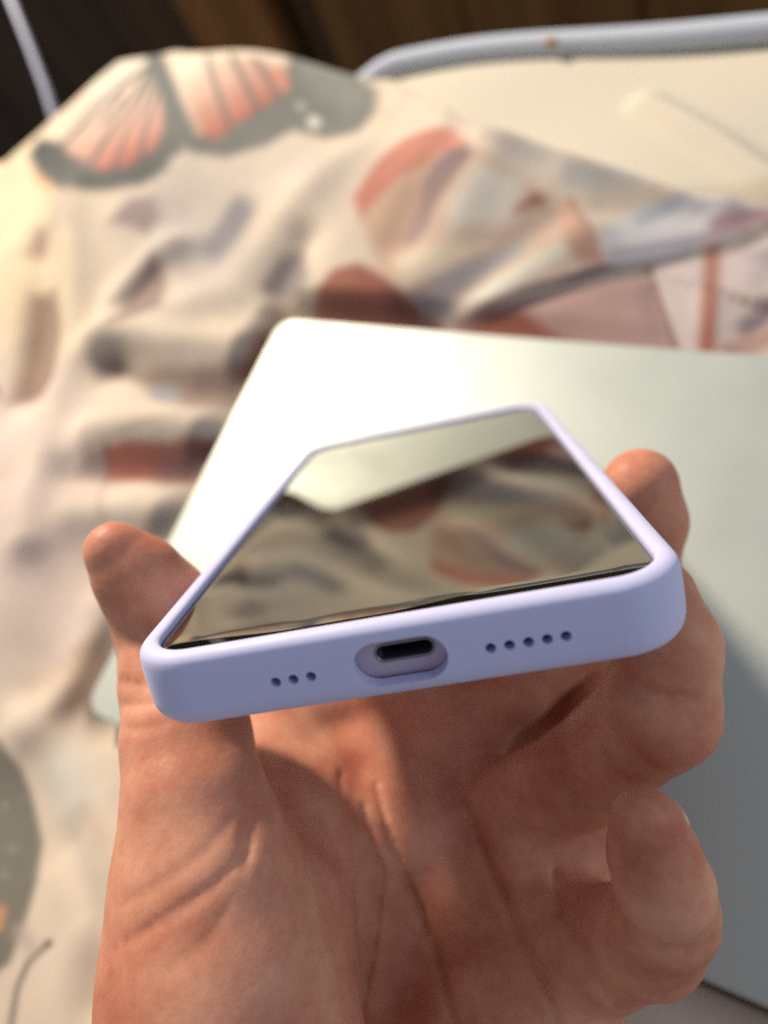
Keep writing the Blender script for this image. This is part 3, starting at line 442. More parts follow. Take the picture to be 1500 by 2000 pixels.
    ('poly', [(-17.46, -208.93), (-17.56, -209.19), (-17.49, -209.47), (-17.26, -209.72), (-16.92, -209.9), (-15.77, -210.32), (-15.36, -210.4), (-14.94, -210.39), (-14.58, -210.27), (-14.34, -210.06), (-14.25, -209.81), (-14.32, -209.53), (-14.54, -209.29), (-14.89, -209.1), (-16.04, -208.69), (-16.45, -208.59), (-16.86, -208.61), (-17.22, -208.73)], 1.28, 0.0, (160, 158, 147), (160, 158, 147), 1.0),
    ('poly', [(-5.69, -221.08), (-5.77, -221.28), (-5.71, -221.48), (-5.53, -221.65), (-5.26, -221.78), (-4.12, -222.12), (-3.79, -222.18), (-3.46, -222.15), (-3.18, -222.05), (-2.98, -221.9), (-2.91, -221.7), (-2.97, -221.5), (-3.14, -221.33), (-3.42, -221.2), (-4.56, -220.86), (-4.89, -220.8), (-5.22, -220.82), (-5.5, -220.92)], 1.22, 0.0, (160, 158, 147), (160, 158, 147), 1.0),
    ('poly', [(1.33, -219.29), (1.26, -219.48), (1.31, -219.68), (1.49, -219.86), (1.76, -219.98), (2.88, -220.32), (3.2, -220.38), (3.52, -220.36), (3.8, -220.26), (3.99, -220.1), (4.06, -219.91), (4.01, -219.71), (3.84, -219.54), (3.57, -219.41), (2.45, -219.07), (2.13, -219.01), (1.8, -219.04), (1.52, -219.13)], 1.21, 0.0, (160, 158, 147), (160, 158, 147), 1.0),
    ('poly', [(-10.13, -199.65), (-10.19, -199.78), (-10.16, -199.93), (-10.06, -200.06), (-9.9, -200.15), (-8.77, -200.6), (-8.56, -200.65), (-8.35, -200.64), (-8.16, -200.58), (-8.02, -200.48), (-7.96, -200.34), (-7.98, -200.2), (-8.09, -200.07), (-8.25, -199.97), (-9.38, -199.52), (-9.59, -199.47), (-9.8, -199.48), (-9.99, -199.54)], 1.29, 0.0, (160, 158, 147), (160, 158, 147), 1.0),
    ('poly', [(8.94, -226.61), (8.28, -226.87), (7.84, -227.27), (7.68, -227.74), (7.84, -228.21), (10.16, -231.66), (10.58, -232.05), (11.22, -232.31), (11.97, -232.4), (12.73, -232.31), (13.37, -232.04), (13.81, -231.65), (13.97, -231.19), (13.83, -230.73), (11.57, -227.29), (11.13, -226.89), (10.48, -226.62), (9.71, -226.52)], 1.75, 0.0, (216, 158, 112), (216, 158, 112), 1.0),
    ('poly', [(32.34, -227.3), (31.93, -227.31), (31.55, -227.42), (31.23, -227.59), (31.03, -227.82), (28.02, -233.98), (29.21, -240.37), (33.74, -248.82), (38.27, -255.52), (38.45, -255.67), (38.71, -255.77), (39.02, -255.78), (39.32, -255.7), (39.59, -255.56), (39.76, -255.37), (39.82, -255.16), (39.76, -254.96), (35.33, -248.3), (30.95, -239.98), (29.89, -233.96), (32.96, -228.01), (33.02, -227.77), (32.92, -227.55), (32.68, -227.39)], 0.8, 0.0, (102, 95, 87), (102, 95, 87), 1.0),
    ('poly', [(31.04, -228.53), (31.61, -228.63), (32.24, -228.58), (32.84, -228.39), (33.31, -228.08), (33.59, -227.82), (33.88, -227.44), (33.92, -227.05), (33.7, -226.72), (33.26, -226.49), (32.67, -226.39), (32.01, -226.45), (31.4, -226.65), (30.92, -226.96), (30.65, -227.21), (30.39, -227.58), (30.38, -227.96), (30.6, -228.3)], 0.8, 0.0, (102, 95, 87), (102, 95, 87), 1.0),
    ('poly', [(-17.56, -149.66), (-8.97, -135.83), (-2.43, -149.19), (-1.77, -166.3), (-10.98, -171.16), (-14.27, -162.35)], 5.47, 0.0, (167, 142, 122), (167, 142, 122), 1.0),  # brown fold shadow painted into the cloth colour
    ('poly', [(-12.74, -150.23), (-14.21, -149.59), (-16.11, -149.44), (-18.14, -149.82), (-19.88, -150.66), (-33.58, -164.58), (-34.1, -165.77), (-33.93, -167.1), (-33.03, -168.35), (-31.42, -169.34), (-29.25, -169.89), (-26.8, -169.94), (-24.61, -169.49), (-23.21, -168.63), (-11.75, -155.06), (-11.25, -153.88), (-11.26, -152.54), (-11.77, -151.26)], 6.26, 0.0, (209, 184, 161), (209, 184, 161), 0.7),
    ('poly', [(-5.06, -182.59), (-6.35, -184.54), (-6.77, -186.75), (-6.07, -188.86), (-4.15, -190.5), (8.42, -196.27), (11.31, -197.08), (14.38, -197.11), (17.55, -196.3), (20.4, -194.78), (21.99, -192.89), (22.02, -190.9), (20.77, -189.05), (18.45, -187.6), (5.14, -181.74), (2.2, -180.78), (-0.66, -180.58), (-3.11, -181.2)], 8.19, 0.0, (223, 221, 210), (223, 221, 210), 1.0),
    ('poly', [(17.27, -191.63), (16.62, -192.47), (16.45, -193.39), (16.77, -194.26), (17.63, -194.92), (29.92, -200.0), (31.19, -200.29), (32.59, -200.26), (33.85, -199.91), (34.77, -199.32), (35.22, -198.57), (35.18, -197.75), (34.66, -196.99), (33.78, -196.39), (22.21, -191.08), (20.97, -190.71), (19.61, -190.68), (18.31, -191.01)], 4.19, 0.0, (204, 184, 164), (204, 184, 164), 0.7),
    ('poly', [(17.87, -200.95), (17.17, -201.65), (16.92, -202.43), (17.14, -203.18), (17.79, -203.79), (43.25, -214.98), (44.15, -215.27), (45.05, -215.36), (45.94, -215.18), (46.68, -214.77), (47.16, -214.19), (47.27, -213.54), (46.98, -212.92), (46.35, -212.42), (22.98, -200.53), (21.72, -200.22), (20.28, -200.2), (18.94, -200.45)], 3.47, 0.0, (204, 191, 180), (204, 191, 180), 0.8),
    ('poly', [(18.14, -228.46), (17.91, -229.11), (18.09, -229.75), (18.65, -230.3), (19.52, -230.66), (25.77, -232.26), (26.77, -232.38), (27.8, -232.24), (28.7, -231.86), (29.35, -231.31), (29.63, -230.66), (29.51, -230.02), (28.99, -229.48), (28.15, -229.13), (21.77, -227.54), (20.73, -227.41), (19.67, -227.54), (18.76, -227.91)], 2.83, 0.0, (186, 172, 164), (186, 172, 164), 0.8),
    ('stroke', [(-265.2, -223.4), (-267.7, -214.1)], 3.0, 8.0, (150, 126, 120), (150, 126, 120), 0.9),
    ('stroke', [(-13.4, -258.1), (-20.1, -250.7)], 3.0, 7.7, (112, 110, 100), (112, 110, 100), 0.9),
    ('stroke', [(292.0, -202.1), (284.4, -191.3)], 3.0, 5.0, (168, 92, 72), (168, 92, 72), 0.9),
    ('stroke', [(303.0, -195.7), (316.3, -175.7)], 3.0, 9.1, (150, 150, 158), (150, 150, 158), 0.9),
    ('stroke', [(-300.6, -11.9), (-281.5, -6.3)], 3.0, 11.5, (150, 150, 158), (150, 150, 158), 0.9),
    ('stroke', [(-187.4, -46.5), (-174.7, -29.3)], 3.0, 10.1, (168, 92, 72), (168, 92, 72), 0.9),
    ('stroke', [(-254.5, 52.4), (-253.8, 63.0)], 3.0, 9.9, (150, 150, 158), (150, 150, 158), 0.9),
    ('stroke', [(-143.8, -77.2), (-137.8, -59.1)], 3.0, 6.4, (168, 92, 72), (168, 92, 72), 0.9),
    ('stroke', [(269.5, -237.4), (291.4, -224.6)], 3.0, 9.4, (168, 92, 72), (168, 92, 72), 0.9),
    ('stroke', [(-285.4, -163.8), (-274.3, -160.8)], 3.0, 6.5, (112, 110, 100), (112, 110, 100), 0.9),
    ('stroke', [(229.5, -273.0), (230.1, -249.7)], 3.0, 11.8, (150, 126, 120), (150, 126, 120), 0.9),
    ('stroke', [(133.2, -233.8), (130.3, -213.3)], 3.0, 5.4, (168, 92, 72), (168, 92, 72), 0.9),
]

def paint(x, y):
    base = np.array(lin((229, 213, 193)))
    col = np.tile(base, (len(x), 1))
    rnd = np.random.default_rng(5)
    for shp in PRINT_AND_SHADE:
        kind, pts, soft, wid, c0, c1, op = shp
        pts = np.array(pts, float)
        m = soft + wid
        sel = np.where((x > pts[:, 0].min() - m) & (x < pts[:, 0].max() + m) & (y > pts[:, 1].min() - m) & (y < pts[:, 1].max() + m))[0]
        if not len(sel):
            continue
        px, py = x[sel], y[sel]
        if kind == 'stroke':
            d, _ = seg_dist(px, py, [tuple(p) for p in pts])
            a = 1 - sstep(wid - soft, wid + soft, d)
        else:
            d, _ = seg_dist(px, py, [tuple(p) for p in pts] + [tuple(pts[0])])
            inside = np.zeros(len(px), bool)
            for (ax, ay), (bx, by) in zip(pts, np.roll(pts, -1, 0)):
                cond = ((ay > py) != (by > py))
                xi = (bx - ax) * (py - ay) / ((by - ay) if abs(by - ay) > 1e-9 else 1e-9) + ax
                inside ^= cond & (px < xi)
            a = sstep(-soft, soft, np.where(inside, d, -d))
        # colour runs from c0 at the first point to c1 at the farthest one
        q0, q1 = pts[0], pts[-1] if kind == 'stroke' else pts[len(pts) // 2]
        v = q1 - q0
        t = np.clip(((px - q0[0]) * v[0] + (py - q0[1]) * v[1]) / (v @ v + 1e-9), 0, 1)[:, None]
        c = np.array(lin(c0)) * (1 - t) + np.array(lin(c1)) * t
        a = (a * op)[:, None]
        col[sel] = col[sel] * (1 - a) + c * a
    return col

xs = np.arange(-330, 331, 1.2)
ys = np.arange(-340, 236, 1.2)
X, Y = np.meshgrid(xs, ys)
Z = blanket_height(X, Y)
nx, ny = len(xs), len(ys)
# beyond this line the far right corner of the blanket is turned back and the mattress shows
d, s = seg_dist(X, Y, [(201.76, 45.3), (171.46, 55.59), (155.05, 59.31), (128.0, 67.23), (97.2, 74.3), (67.78, 81.53), (36.95, 105.67), (-0.45, 136.27), (-43.96, 184.89), (-60, 330)])
beyond = np.where(s < 0, d, 0)
Z = np.where((X > 10) & (d < 30), np.maximum(Z, -3.0), Z)
Z += 2.0 * np.exp(-(d / 5) ** 2) - np.where(beyond > 0, beyond * beyond / 5 + beyond * 0.4, 0)
keep = ((s >= 0) | (d < 13)) & ~((Y > 112) & (X > 60))
q = np.arange(nx * ny).reshape(ny, nx)
quad = np.stack([q[:-1, :-1], q[:-1, 1:], q[1:, 1:], q[1:, :-1]], -1).reshape(-1, 4)
quad = quad[keep.ravel()[quad].all(1)]
used = np.unique(quad)
idx = -np.ones(nx * ny, int)
idx[used] = np.arange(len(used))
vv = np.c_[X.ravel()[used], Y.ravel()[used], Z.ravel()[used]]
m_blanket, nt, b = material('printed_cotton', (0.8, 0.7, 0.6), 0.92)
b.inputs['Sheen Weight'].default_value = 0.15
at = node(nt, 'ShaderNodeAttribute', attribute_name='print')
nz, tc = bump(nt, b, 1100, 0.25, 0.0006)
vn = node(nt, 'ShaderNodeTexNoise')
vn.inputs['Scale'].default_value = 38
vn.inputs['Detail'].default_value = 5
mr = node(nt, 'ShaderNodeMapRange')
mr.inputs['From Min'].default_value = 0.3
mr.inputs['From Max'].default_value = 0.7
mr.inputs['To Min'].default_value = 0.68
mr.inputs['To Max'].default_value = 0.86
mx = node(nt, 'ShaderNodeMix', data_type='RGBA', blend_type='MULTIPLY')
mx.inputs['Factor'].default_value = 1.0
nt.links.new(tc.outputs['Object'], vn.inputs['Vector'])
nt.links.new(vn.outputs['Fac'], mr.inputs['Value'])
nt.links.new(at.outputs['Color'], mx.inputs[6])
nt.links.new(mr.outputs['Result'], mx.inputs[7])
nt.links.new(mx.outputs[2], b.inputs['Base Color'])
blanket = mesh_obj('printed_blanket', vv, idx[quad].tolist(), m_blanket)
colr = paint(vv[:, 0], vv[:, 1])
ca = blanket.data.color_attributes.new('print', 'FLOAT_COLOR', 'POINT')  # carries the painted fold shade along with the printed motifs
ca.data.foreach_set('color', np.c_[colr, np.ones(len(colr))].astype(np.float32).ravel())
tag(blanket, 'cream blanket printed with a grey and orange butterfly and rust patches', 'blanket')

# ------------------------------------------------------------------ laptop
m_alu, nt, b = material('anodised_aluminium', (0.53, 0.57, 0.53), 0.53, 0.5)
nz, tc = bump(nt, b, 2600, 0.06, 0.0002, 2.0)
vary_roughness(nt, b, 30, 0.48, 0.58)
m_alu_dark, nt, b = material('laptop_base_metal', (0.42, 0.43, 0.44), 0.42, 0.85)
m_rubber, nt, b = material('dark_seam', (0.02, 0.02, 0.022), 0.7)

laptop = empty('laptop', (LAPW / 2 * MM, -LAPH / 2 * MM, -LAPT * MM))
tag(laptop, 'closed silver laptop with plain metal lid lying under the hand', 'laptop')
def slab(name, hx, hy, r, prof, mat):
    rings = [[(x, y, z) for x, y in rrect(hx + d, hy + d, r + d, 8, (4, 6))] for d, z in prof]
    v, f = loft(rings, close=False, cap_first=True, cap_last=True)
    o = mesh_obj(name, v, f, mat, laptop)
    o.data.polygons[-1].use_smooth = False
    o.data.polygons[-2].use_smooth = False
    fix_normals(o)
    return o
hx, hy = LAPW / 2, LAPH / 2
slab('lid', hx, hy, 8, [(-0.6, 6.6), (-0.05, 7.1), (0, 7.8), (0, 9.6), (-0.15, 10.3), (-0.5, 10.8), (-1.0, 11.0)], m_alu)
slab('base', hx, hy, 8, [(-7, 0.4), (-3.5, 1.0), (-1.2, 2.6), (-0.2, 4.2), (0, 5.6), (-0.3, 6.0)], m_alu_dark)
slab('seam_gasket', hx - 2.0, hy - 2.0, 6, [(0, 5.8), (0, 6.8)], m_rubber)

# ------------------------------------------------------------------ smartphone in its case
W2, L2 = 34.75, 72.25          # half size of the case opening; local origin = middle of the near edge of the opening
phone = empty('smartphone')
phone.matrix_world = Matrix([[0.875284, -0.425213, -0.230373, 0.151697], [0.460684, 0.588182, 0.66469, -0.135951], [-0.147134, -0.687922, 0.710715, 0.117004], [0.0, 0.0, 0.0, 1.0]])
tag(phone, 'black-screened smartphone in a lavender silicone case held in the hand', 'smartphone')

m_case, nt, b = material('lavender_silicone', lin((204, 206, 243)), 0.55)
b.inputs['Subsurface Weight'].default_value = 0.08
b.inputs['Subsurface Radius'].default_value = (0.8, 0.8, 1.0)
b.inputs['Subsurface Scale'].default_value = 0.001
b.inputs['Sheen Weight'].default_value = 0.12
bump(nt, b, 3200, 0.10, 0.0001, 3.0)
vary_roughness(nt, b, 90, 0.45, 0.66)
m_glass, nt, b = material('black_screen_glass', (0.004, 0.004, 0.004), 0.012)
b.inputs['IOR'].default_value = 3.3
b.inputs['Specular Tint'].default_value = (1.0, 0.99, 0.89, 1)
vary_roughness(nt, b, 55, 0.008, 0.05)
m_frame, nt, b = material('phone_frame_metal', lin((202, 184, 204)), 0.5, 0.2)
m_port, nt, b = material('port_black', (0.006, 0.006, 0.008), 0.4)
m_rim, nt, b = material('port_rim_metal', (0.30, 0.30, 0.31), 0.35, 1.0)
m_grille, nt, b = material('speaker_mesh', (0.012, 0.012, 0.05), 0.5)

def ring_at(d, w, r0=6.6):
    return [(x, y + L2, w) for x, y in rrect(W2 + d, L2 + d, r0 + d, 12, (10, 14))]
prof = [(0.75, -1.5), (0.05, -1.1), (0.00, -0.35), (0.05, 0.10), (0.28, 0.44), (0.65, 0.63), (1.28, 0.68), (1.80, 0.60), (2.32, 0.36), (2.76, -0.06), (3.04, -0.55), (3.18, -1.4),
        (3.25, -3.0), (3.27, -5.0), (3.25, -6.9), (3.13, -8.0), (2.78, -9.0), (2.15, -9.75), (1.28, -10.2), (0.20, -10.42), (-1.2, -10.5), (-6.0, -10.5)]
inner = [(-6.0, -9.3), (0.0, -9.3), (0.6, -9.0), (0.8, -8.4), (0.8, -5.0), (0.8, -1.6)]
rings = [ring_at(d, w) for d, w in prof]
v1, f1 = loft([ring_at(d, w) for d, w in prof + inner], close=True)
n = len(rings[0])
case = mesh_obj('silicone_case', v1, f1, m_case, phone)
fix_normals(case)
def cutter(outline, a0, b0, v0, v1):
    r0 = [(a0 + a, v0, b0 + b_) for a, b_ in outline]
    r1 = [(a0 + a, v1, b0 + b_) for a, b_ in outline]
    v, f = loft([r0, r1], close=False, cap_first=True, cap_last=True)
    o = mesh_obj('cutter', v, f, None, phone, smooth=False)
    fix_normals(o)
    return o
circ = [(0.72 * math.cos(2 * math.pi * k / 20), 0.72 * math.sin(2 * math.pi * k / 20)) for k in range(20)]
HOLES = [-16.8, -14.4, -12.0, 11.6, 14.0, 16.4, 18.75, 21.1]
HW = -5.05
cut = [cutter(circ, a, HW, -4, 1.5) for a in HOLES]
cut.append(cutter(stadium(12.4, 6.3, 16), -0.05, -4.95, -4, 1.5))
bpy.context.view_layer.update()
boolean_cut(case, cut)
# the back of the case is closed by a panel just inside the sweep
v, f = loft([[(x, y + L2, w) for x, y in rrect(W2 - 5.9, L2 - 5.9, 1.2, 12, (10, 14))] for w in (-10.45, -9.35)], close=False, cap_first=True, cap_last=True)
mesh_obj('case_back', v, f, m_case, phone, smooth=False)

# phone body: frame with port cut in, glass on top
pr = [(-3, -9.0), (-0.6, -8.9), (0.2, -8.5), (0.55, -7.9), (0.6, -7.0), (0.6, -2.6), (0.5, -2.0), (0.2, -1.75)]
v, f = loft([ring_at(d, w, 6.6) for d, w in pr], close=False, cap_first=True, cap_last=True)
frame = mesh_obj('phone_frame', v, f, m_frame, phone)
fix_normals(frame)
PA, PW = 0.45, -4.6
cut = [cutter(stadium(8.0, 2.5, 12), PA, PW, -3, 6)]
bpy.context.view_layer.update()
boolean_cut(frame, cut)
v, f = loft([[(PA + a, vv_, PW + b_) for a, b_ in stadium(w_, h_, 12)] for w_, h_, vv_ in ((7.9, 2.4, 5.5), (7.9, 2.4, 0.0), (7.5, 2.05, 0.0), (7.5, 2.05, 5.0))], close=False, cap_first=False, cap_last=True)
port = mesh_obj('charging_port', v, f, m_port, frame)
v, f = loft([[(PA + a, vv_, PW + b_) for a, b_ in stadium(w_, h_, 12)] for w_, h_, vv_ in ((8.1, 2.62, -0.55), (8.1, 2.62, -0.75), (7.6, 2.1, -0.75), (7.6, 2.1, 0.3))], close=False)
mesh_obj('port_rim', v, f, m_rim, frame)
for a in HOLES:
    v, f = loft([[(a + 0.9 * math.cos(2 * math.pi * k / 16), vv_, HW + 0.9 * math.sin(2 * math.pi * k / 16)) for k in range(16)] for vv_ in (-0.72, -0.66)], close=False, cap_first=True, cap_last=True)
    mesh_obj('speaker_hole', v, f, m_grille, case, smooth=False)
gp = [(0.10, -1.7), (0.10, -0.95), (0.0, -0.72)] + [(-t, -0.22 - 0.013 * (5.4 - t) ** 2 / 2) for t in (0.3, 0.7, 1.2, 1.8, 2.5, 3.2, 4.0, 4.7, 5.4)]
v, f = loft([ring_at(d, w, 6.6) for d, w in gp], close=False, cap_first=True, cap_last=True)
screen = mesh_obj('screen', v, f, m_glass, phone)
fix_normals(screen)
screen.data.polygons[-1].use_smooth = False

# ------------------------------------------------------------------ the hand: one continuous skin grown from a smooth distance field (mm)
PALM = [[(136.6, -138.67, 35.83, 9.5), (137.29, -163.83, 39.89, 12), (137.41, -193.61, 39.99, 14), (140.47, -222.82, 38.67, 19), (146.01, -244.41, 34.18, 22)], [(151.85, -152.79, 36.21, 10.5), (150.87, -171.74, 36.42, 12.5), (148.64, -198.33, 34.26, 15), (148.57, -227.73, 34.61, 20)], [(161.14, -162.25, 36.94, 11), (159.53, -177.8, 36.43, 13), (158.0, -198.14, 36.39, 16), (156.19, -227.4, 35.34, 20)], [(171.48, -169.84, 45.11, 11), (170.33, -181.57, 43.46, 14), (169.43, -195.42, 45.67, 18), (165.09, -220.51, 42.86, 22)], [(123.44, -177.34, 89.52, 13.4), (128.42, -186.85, 86.56, 15.2), (133.1, -195.91, 83.95, 16.4), (139.6, -211.38, 75.31, 19), (150.27, -236.61, 49.51, 25)], [(101.6, -146.99, 39.88, 9), (105.7, -152.53, 42.65, 9), (110.01, -157.79, 46.62, 9), (115.45, -163.16, 53.56, 9.5), (122.13, -169.57, 63.04, 10.5), (131.05, -181.94, 73.72, 11.8), (135.62, -195.49, 76.64, 13.8), (141.18, -211.86, 69.39, 18)], [(133.4, -134.5, 34.45, 9), (115.72, -138.31, 37.92, 9), (104.3, -144.11, 41.96, 9), (101.42, -154.09, 49.26, 9.5), (110.09, -167.29, 65.82, 11)], [(136.01, -141.12, 35.18, 10), (125.53, -150.69, 35.97, 10), (118.63, -159.86, 42.2, 10), (121.16, -170.25, 56.02, 11)], [(135.61, -159.13, 40.29, 11), (130.91, -170.0, 48.26, 11), (132.01, -181.42, 50.33, 12)], [(161.14, -162.25, 36.94, 11), (171.66, -157.95, 38.86, 9)], [(150.36, -231.41, 44.26, 25), (161.4, -258.74, 41.68, 27), (170.99, -278.98, 42.76, 29)]]
DIGITS = [[(123.3, -176.62, 89.89, 13.2), (118.62, -168.14, 93.49, 11.2), (112.82, -160.69, 93.65, 10.6), (104.93, -151.62, 91.99, 10.6), (98.32, -143.48, 93.49, 9.7), (96.79, -140.67, 97.3, 9.0), (94.62, -137.97, 103.23, 7.7), (92.03, -135.96, 107.91, 5.5)], [(136.6, -138.67, 35.83, 9.8), (147.21, -123.96, 38.25, 9.4), (158.69, -109.0, 41.51, 9), (168.64, -95.93, 47.28, 8.3), (169.79, -89.9, 60.59, 7.8), (168.12, -85.95, 67.97, 7.4)], [(151.95, -153.26, 35.97, 10.6), (169.32, -139.92, 52.28, 9.2), (181.44, -128.23, 70.84, 9.5), (180.79, -118.93, 76.16, 8.4), (176.91, -111.68, 77.6, 7.3)], [(161.14, -162.25, 36.94, 11), (168.66, -146.19, 40.41, 9.6), (171.64, -133.88, 35.2, 9.0), (166.46, -120.75, 27.59, 8.8), (156.18, -122.36, 22.97, 8.2), (149.32, -128.15, 20.83, 8), (144.96, -135.17, 20.44, 8.4)], [(171.16, -170.02, 42.78, 11), (180.1, -165.94, 52.79, 9.6), (187.13, -161.6, 63.96, 8.2), (189.11, -157.36, 73.06, 7.2), (188.24, -154.07, 80.94, 6.6), (186.37, -150.84, 86.31, 5.9), (184.91, -147.86, 89.54, 5.0)]]
CREASES = [([(122.89, -154.74, 54.02), (128.85, -167.12, 52.99), (135.36, -178.24, 54.6), (139.45, -187.29, 55.96), (144.18, -198.21, 58.64)], [-0.44, 0.242, -0.865], 1.0, 1.0, 11), ([(129.77, -158.64, 53.46), (137.27, -167.92, 52.83), (140.7, -180.65, 53.08), (144.54, -195.28, 54.76)], [-0.44, 0.242, -0.865], 1.3, 0.8, 13), ([(130.49, -155.04, 52.08), (141.54, -168.07, 50.38), (151.82, -177.89, 50.41), (160.63, -187.62, 51.29)], [-0.44, 0.242, -0.865], 1.3, 0.8, 13), ([(147.85, -151.61, 48.63), (157.84, -161.86, 51.07), (169.11, -171.49, 53.04), (176.61, -179.05, 57.96)], [-0.44, 0.242, -0.865], 1.3, 0.8, 13), ([(165.91, -174.57, 51.16), (172.9, -178.02, 53.16), (178.91, -178.9, 56.74)], [-0.44, 0.242, -0.865], 0.9, 0.8, 13), ([(128.42, -163.1, 93.69), (130.15, -167.27, 93.47), (132.86, -172.54, 94.69)], [-0.44, 0.242, -0.865], 0.8, 1.0, 14), ([(132.72, -170.41, 95.63), (133.08, -176.46, 101.49), (129.42, -182.08, 103.7), (120.71, -189.76, 100.62)], [-0.44, 0.242, -0.865], 0.45, 0.8, 14), ([(131.52, -166.09, 100.46), (131.05, -173.18, 103.94), (126.3, -179.95, 105.09), (118.63, -184.98, 101.28)], [-0.44, 0.242, -0.865], 0.25, 0.9, 14), ([(136.57, -177.83, 101.42), (136.19, -183.28, 103.08), (131.66, -189.62, 104.27)], [-0.44, 0.242, -0.865], 0.22, 1.0, 14), ([(173.38, -132.36, 71.25), (178.06, -136.14, 75.62), (183.09, -137.6, 74.65)], [-0.44, 0.242, -0.865], 1.2, 0.9, 12), ([(179.31, -128.01, 81.83), (183.52, -128.01, 81.91), (186.84, -126.23, 78.35)], [-0.44, 0.242, -0.865], 1.0, 0.8, 9), ([(179.5, -156.6, 77.51), (182.69, -159.68, 79.35), (187.73, -160.52, 77.41), (191.49, -159.0, 74.71), (194.93, -155.33, 69.41)], [-0.44, 0.242, -0.865], 0.75, 1.0, 11), ([(171.93, -158.52, 56.69), (174.05, -163.64, 59.52), (179.53, -169.17, 62.73), (185.41, -173.2, 59.04)], [-0.44, 0.242, -0.865], 1.2, 1.0, 16), ([(95.18, -155.46, 97.1), (102.65, -155.16, 101.54), (108.9, -154.48, 103.19)], [-0.44, 0.242, -0.865], 0.5, 0.5, 14), ([(98.86, -158.69, 97.39), (106.68, -158.32, 102.88), (112.8, -156.56, 105.03)], [-0.44, 0.242, -0.865], 0.5, 0.5, 14), ([(102.43, -162.05, 98.9), (110.73, -161.39, 104.25), (116.82, -159.46, 106.48)], [-0.44, 0.242, -0.865], 0.4, 0.5, 14)]

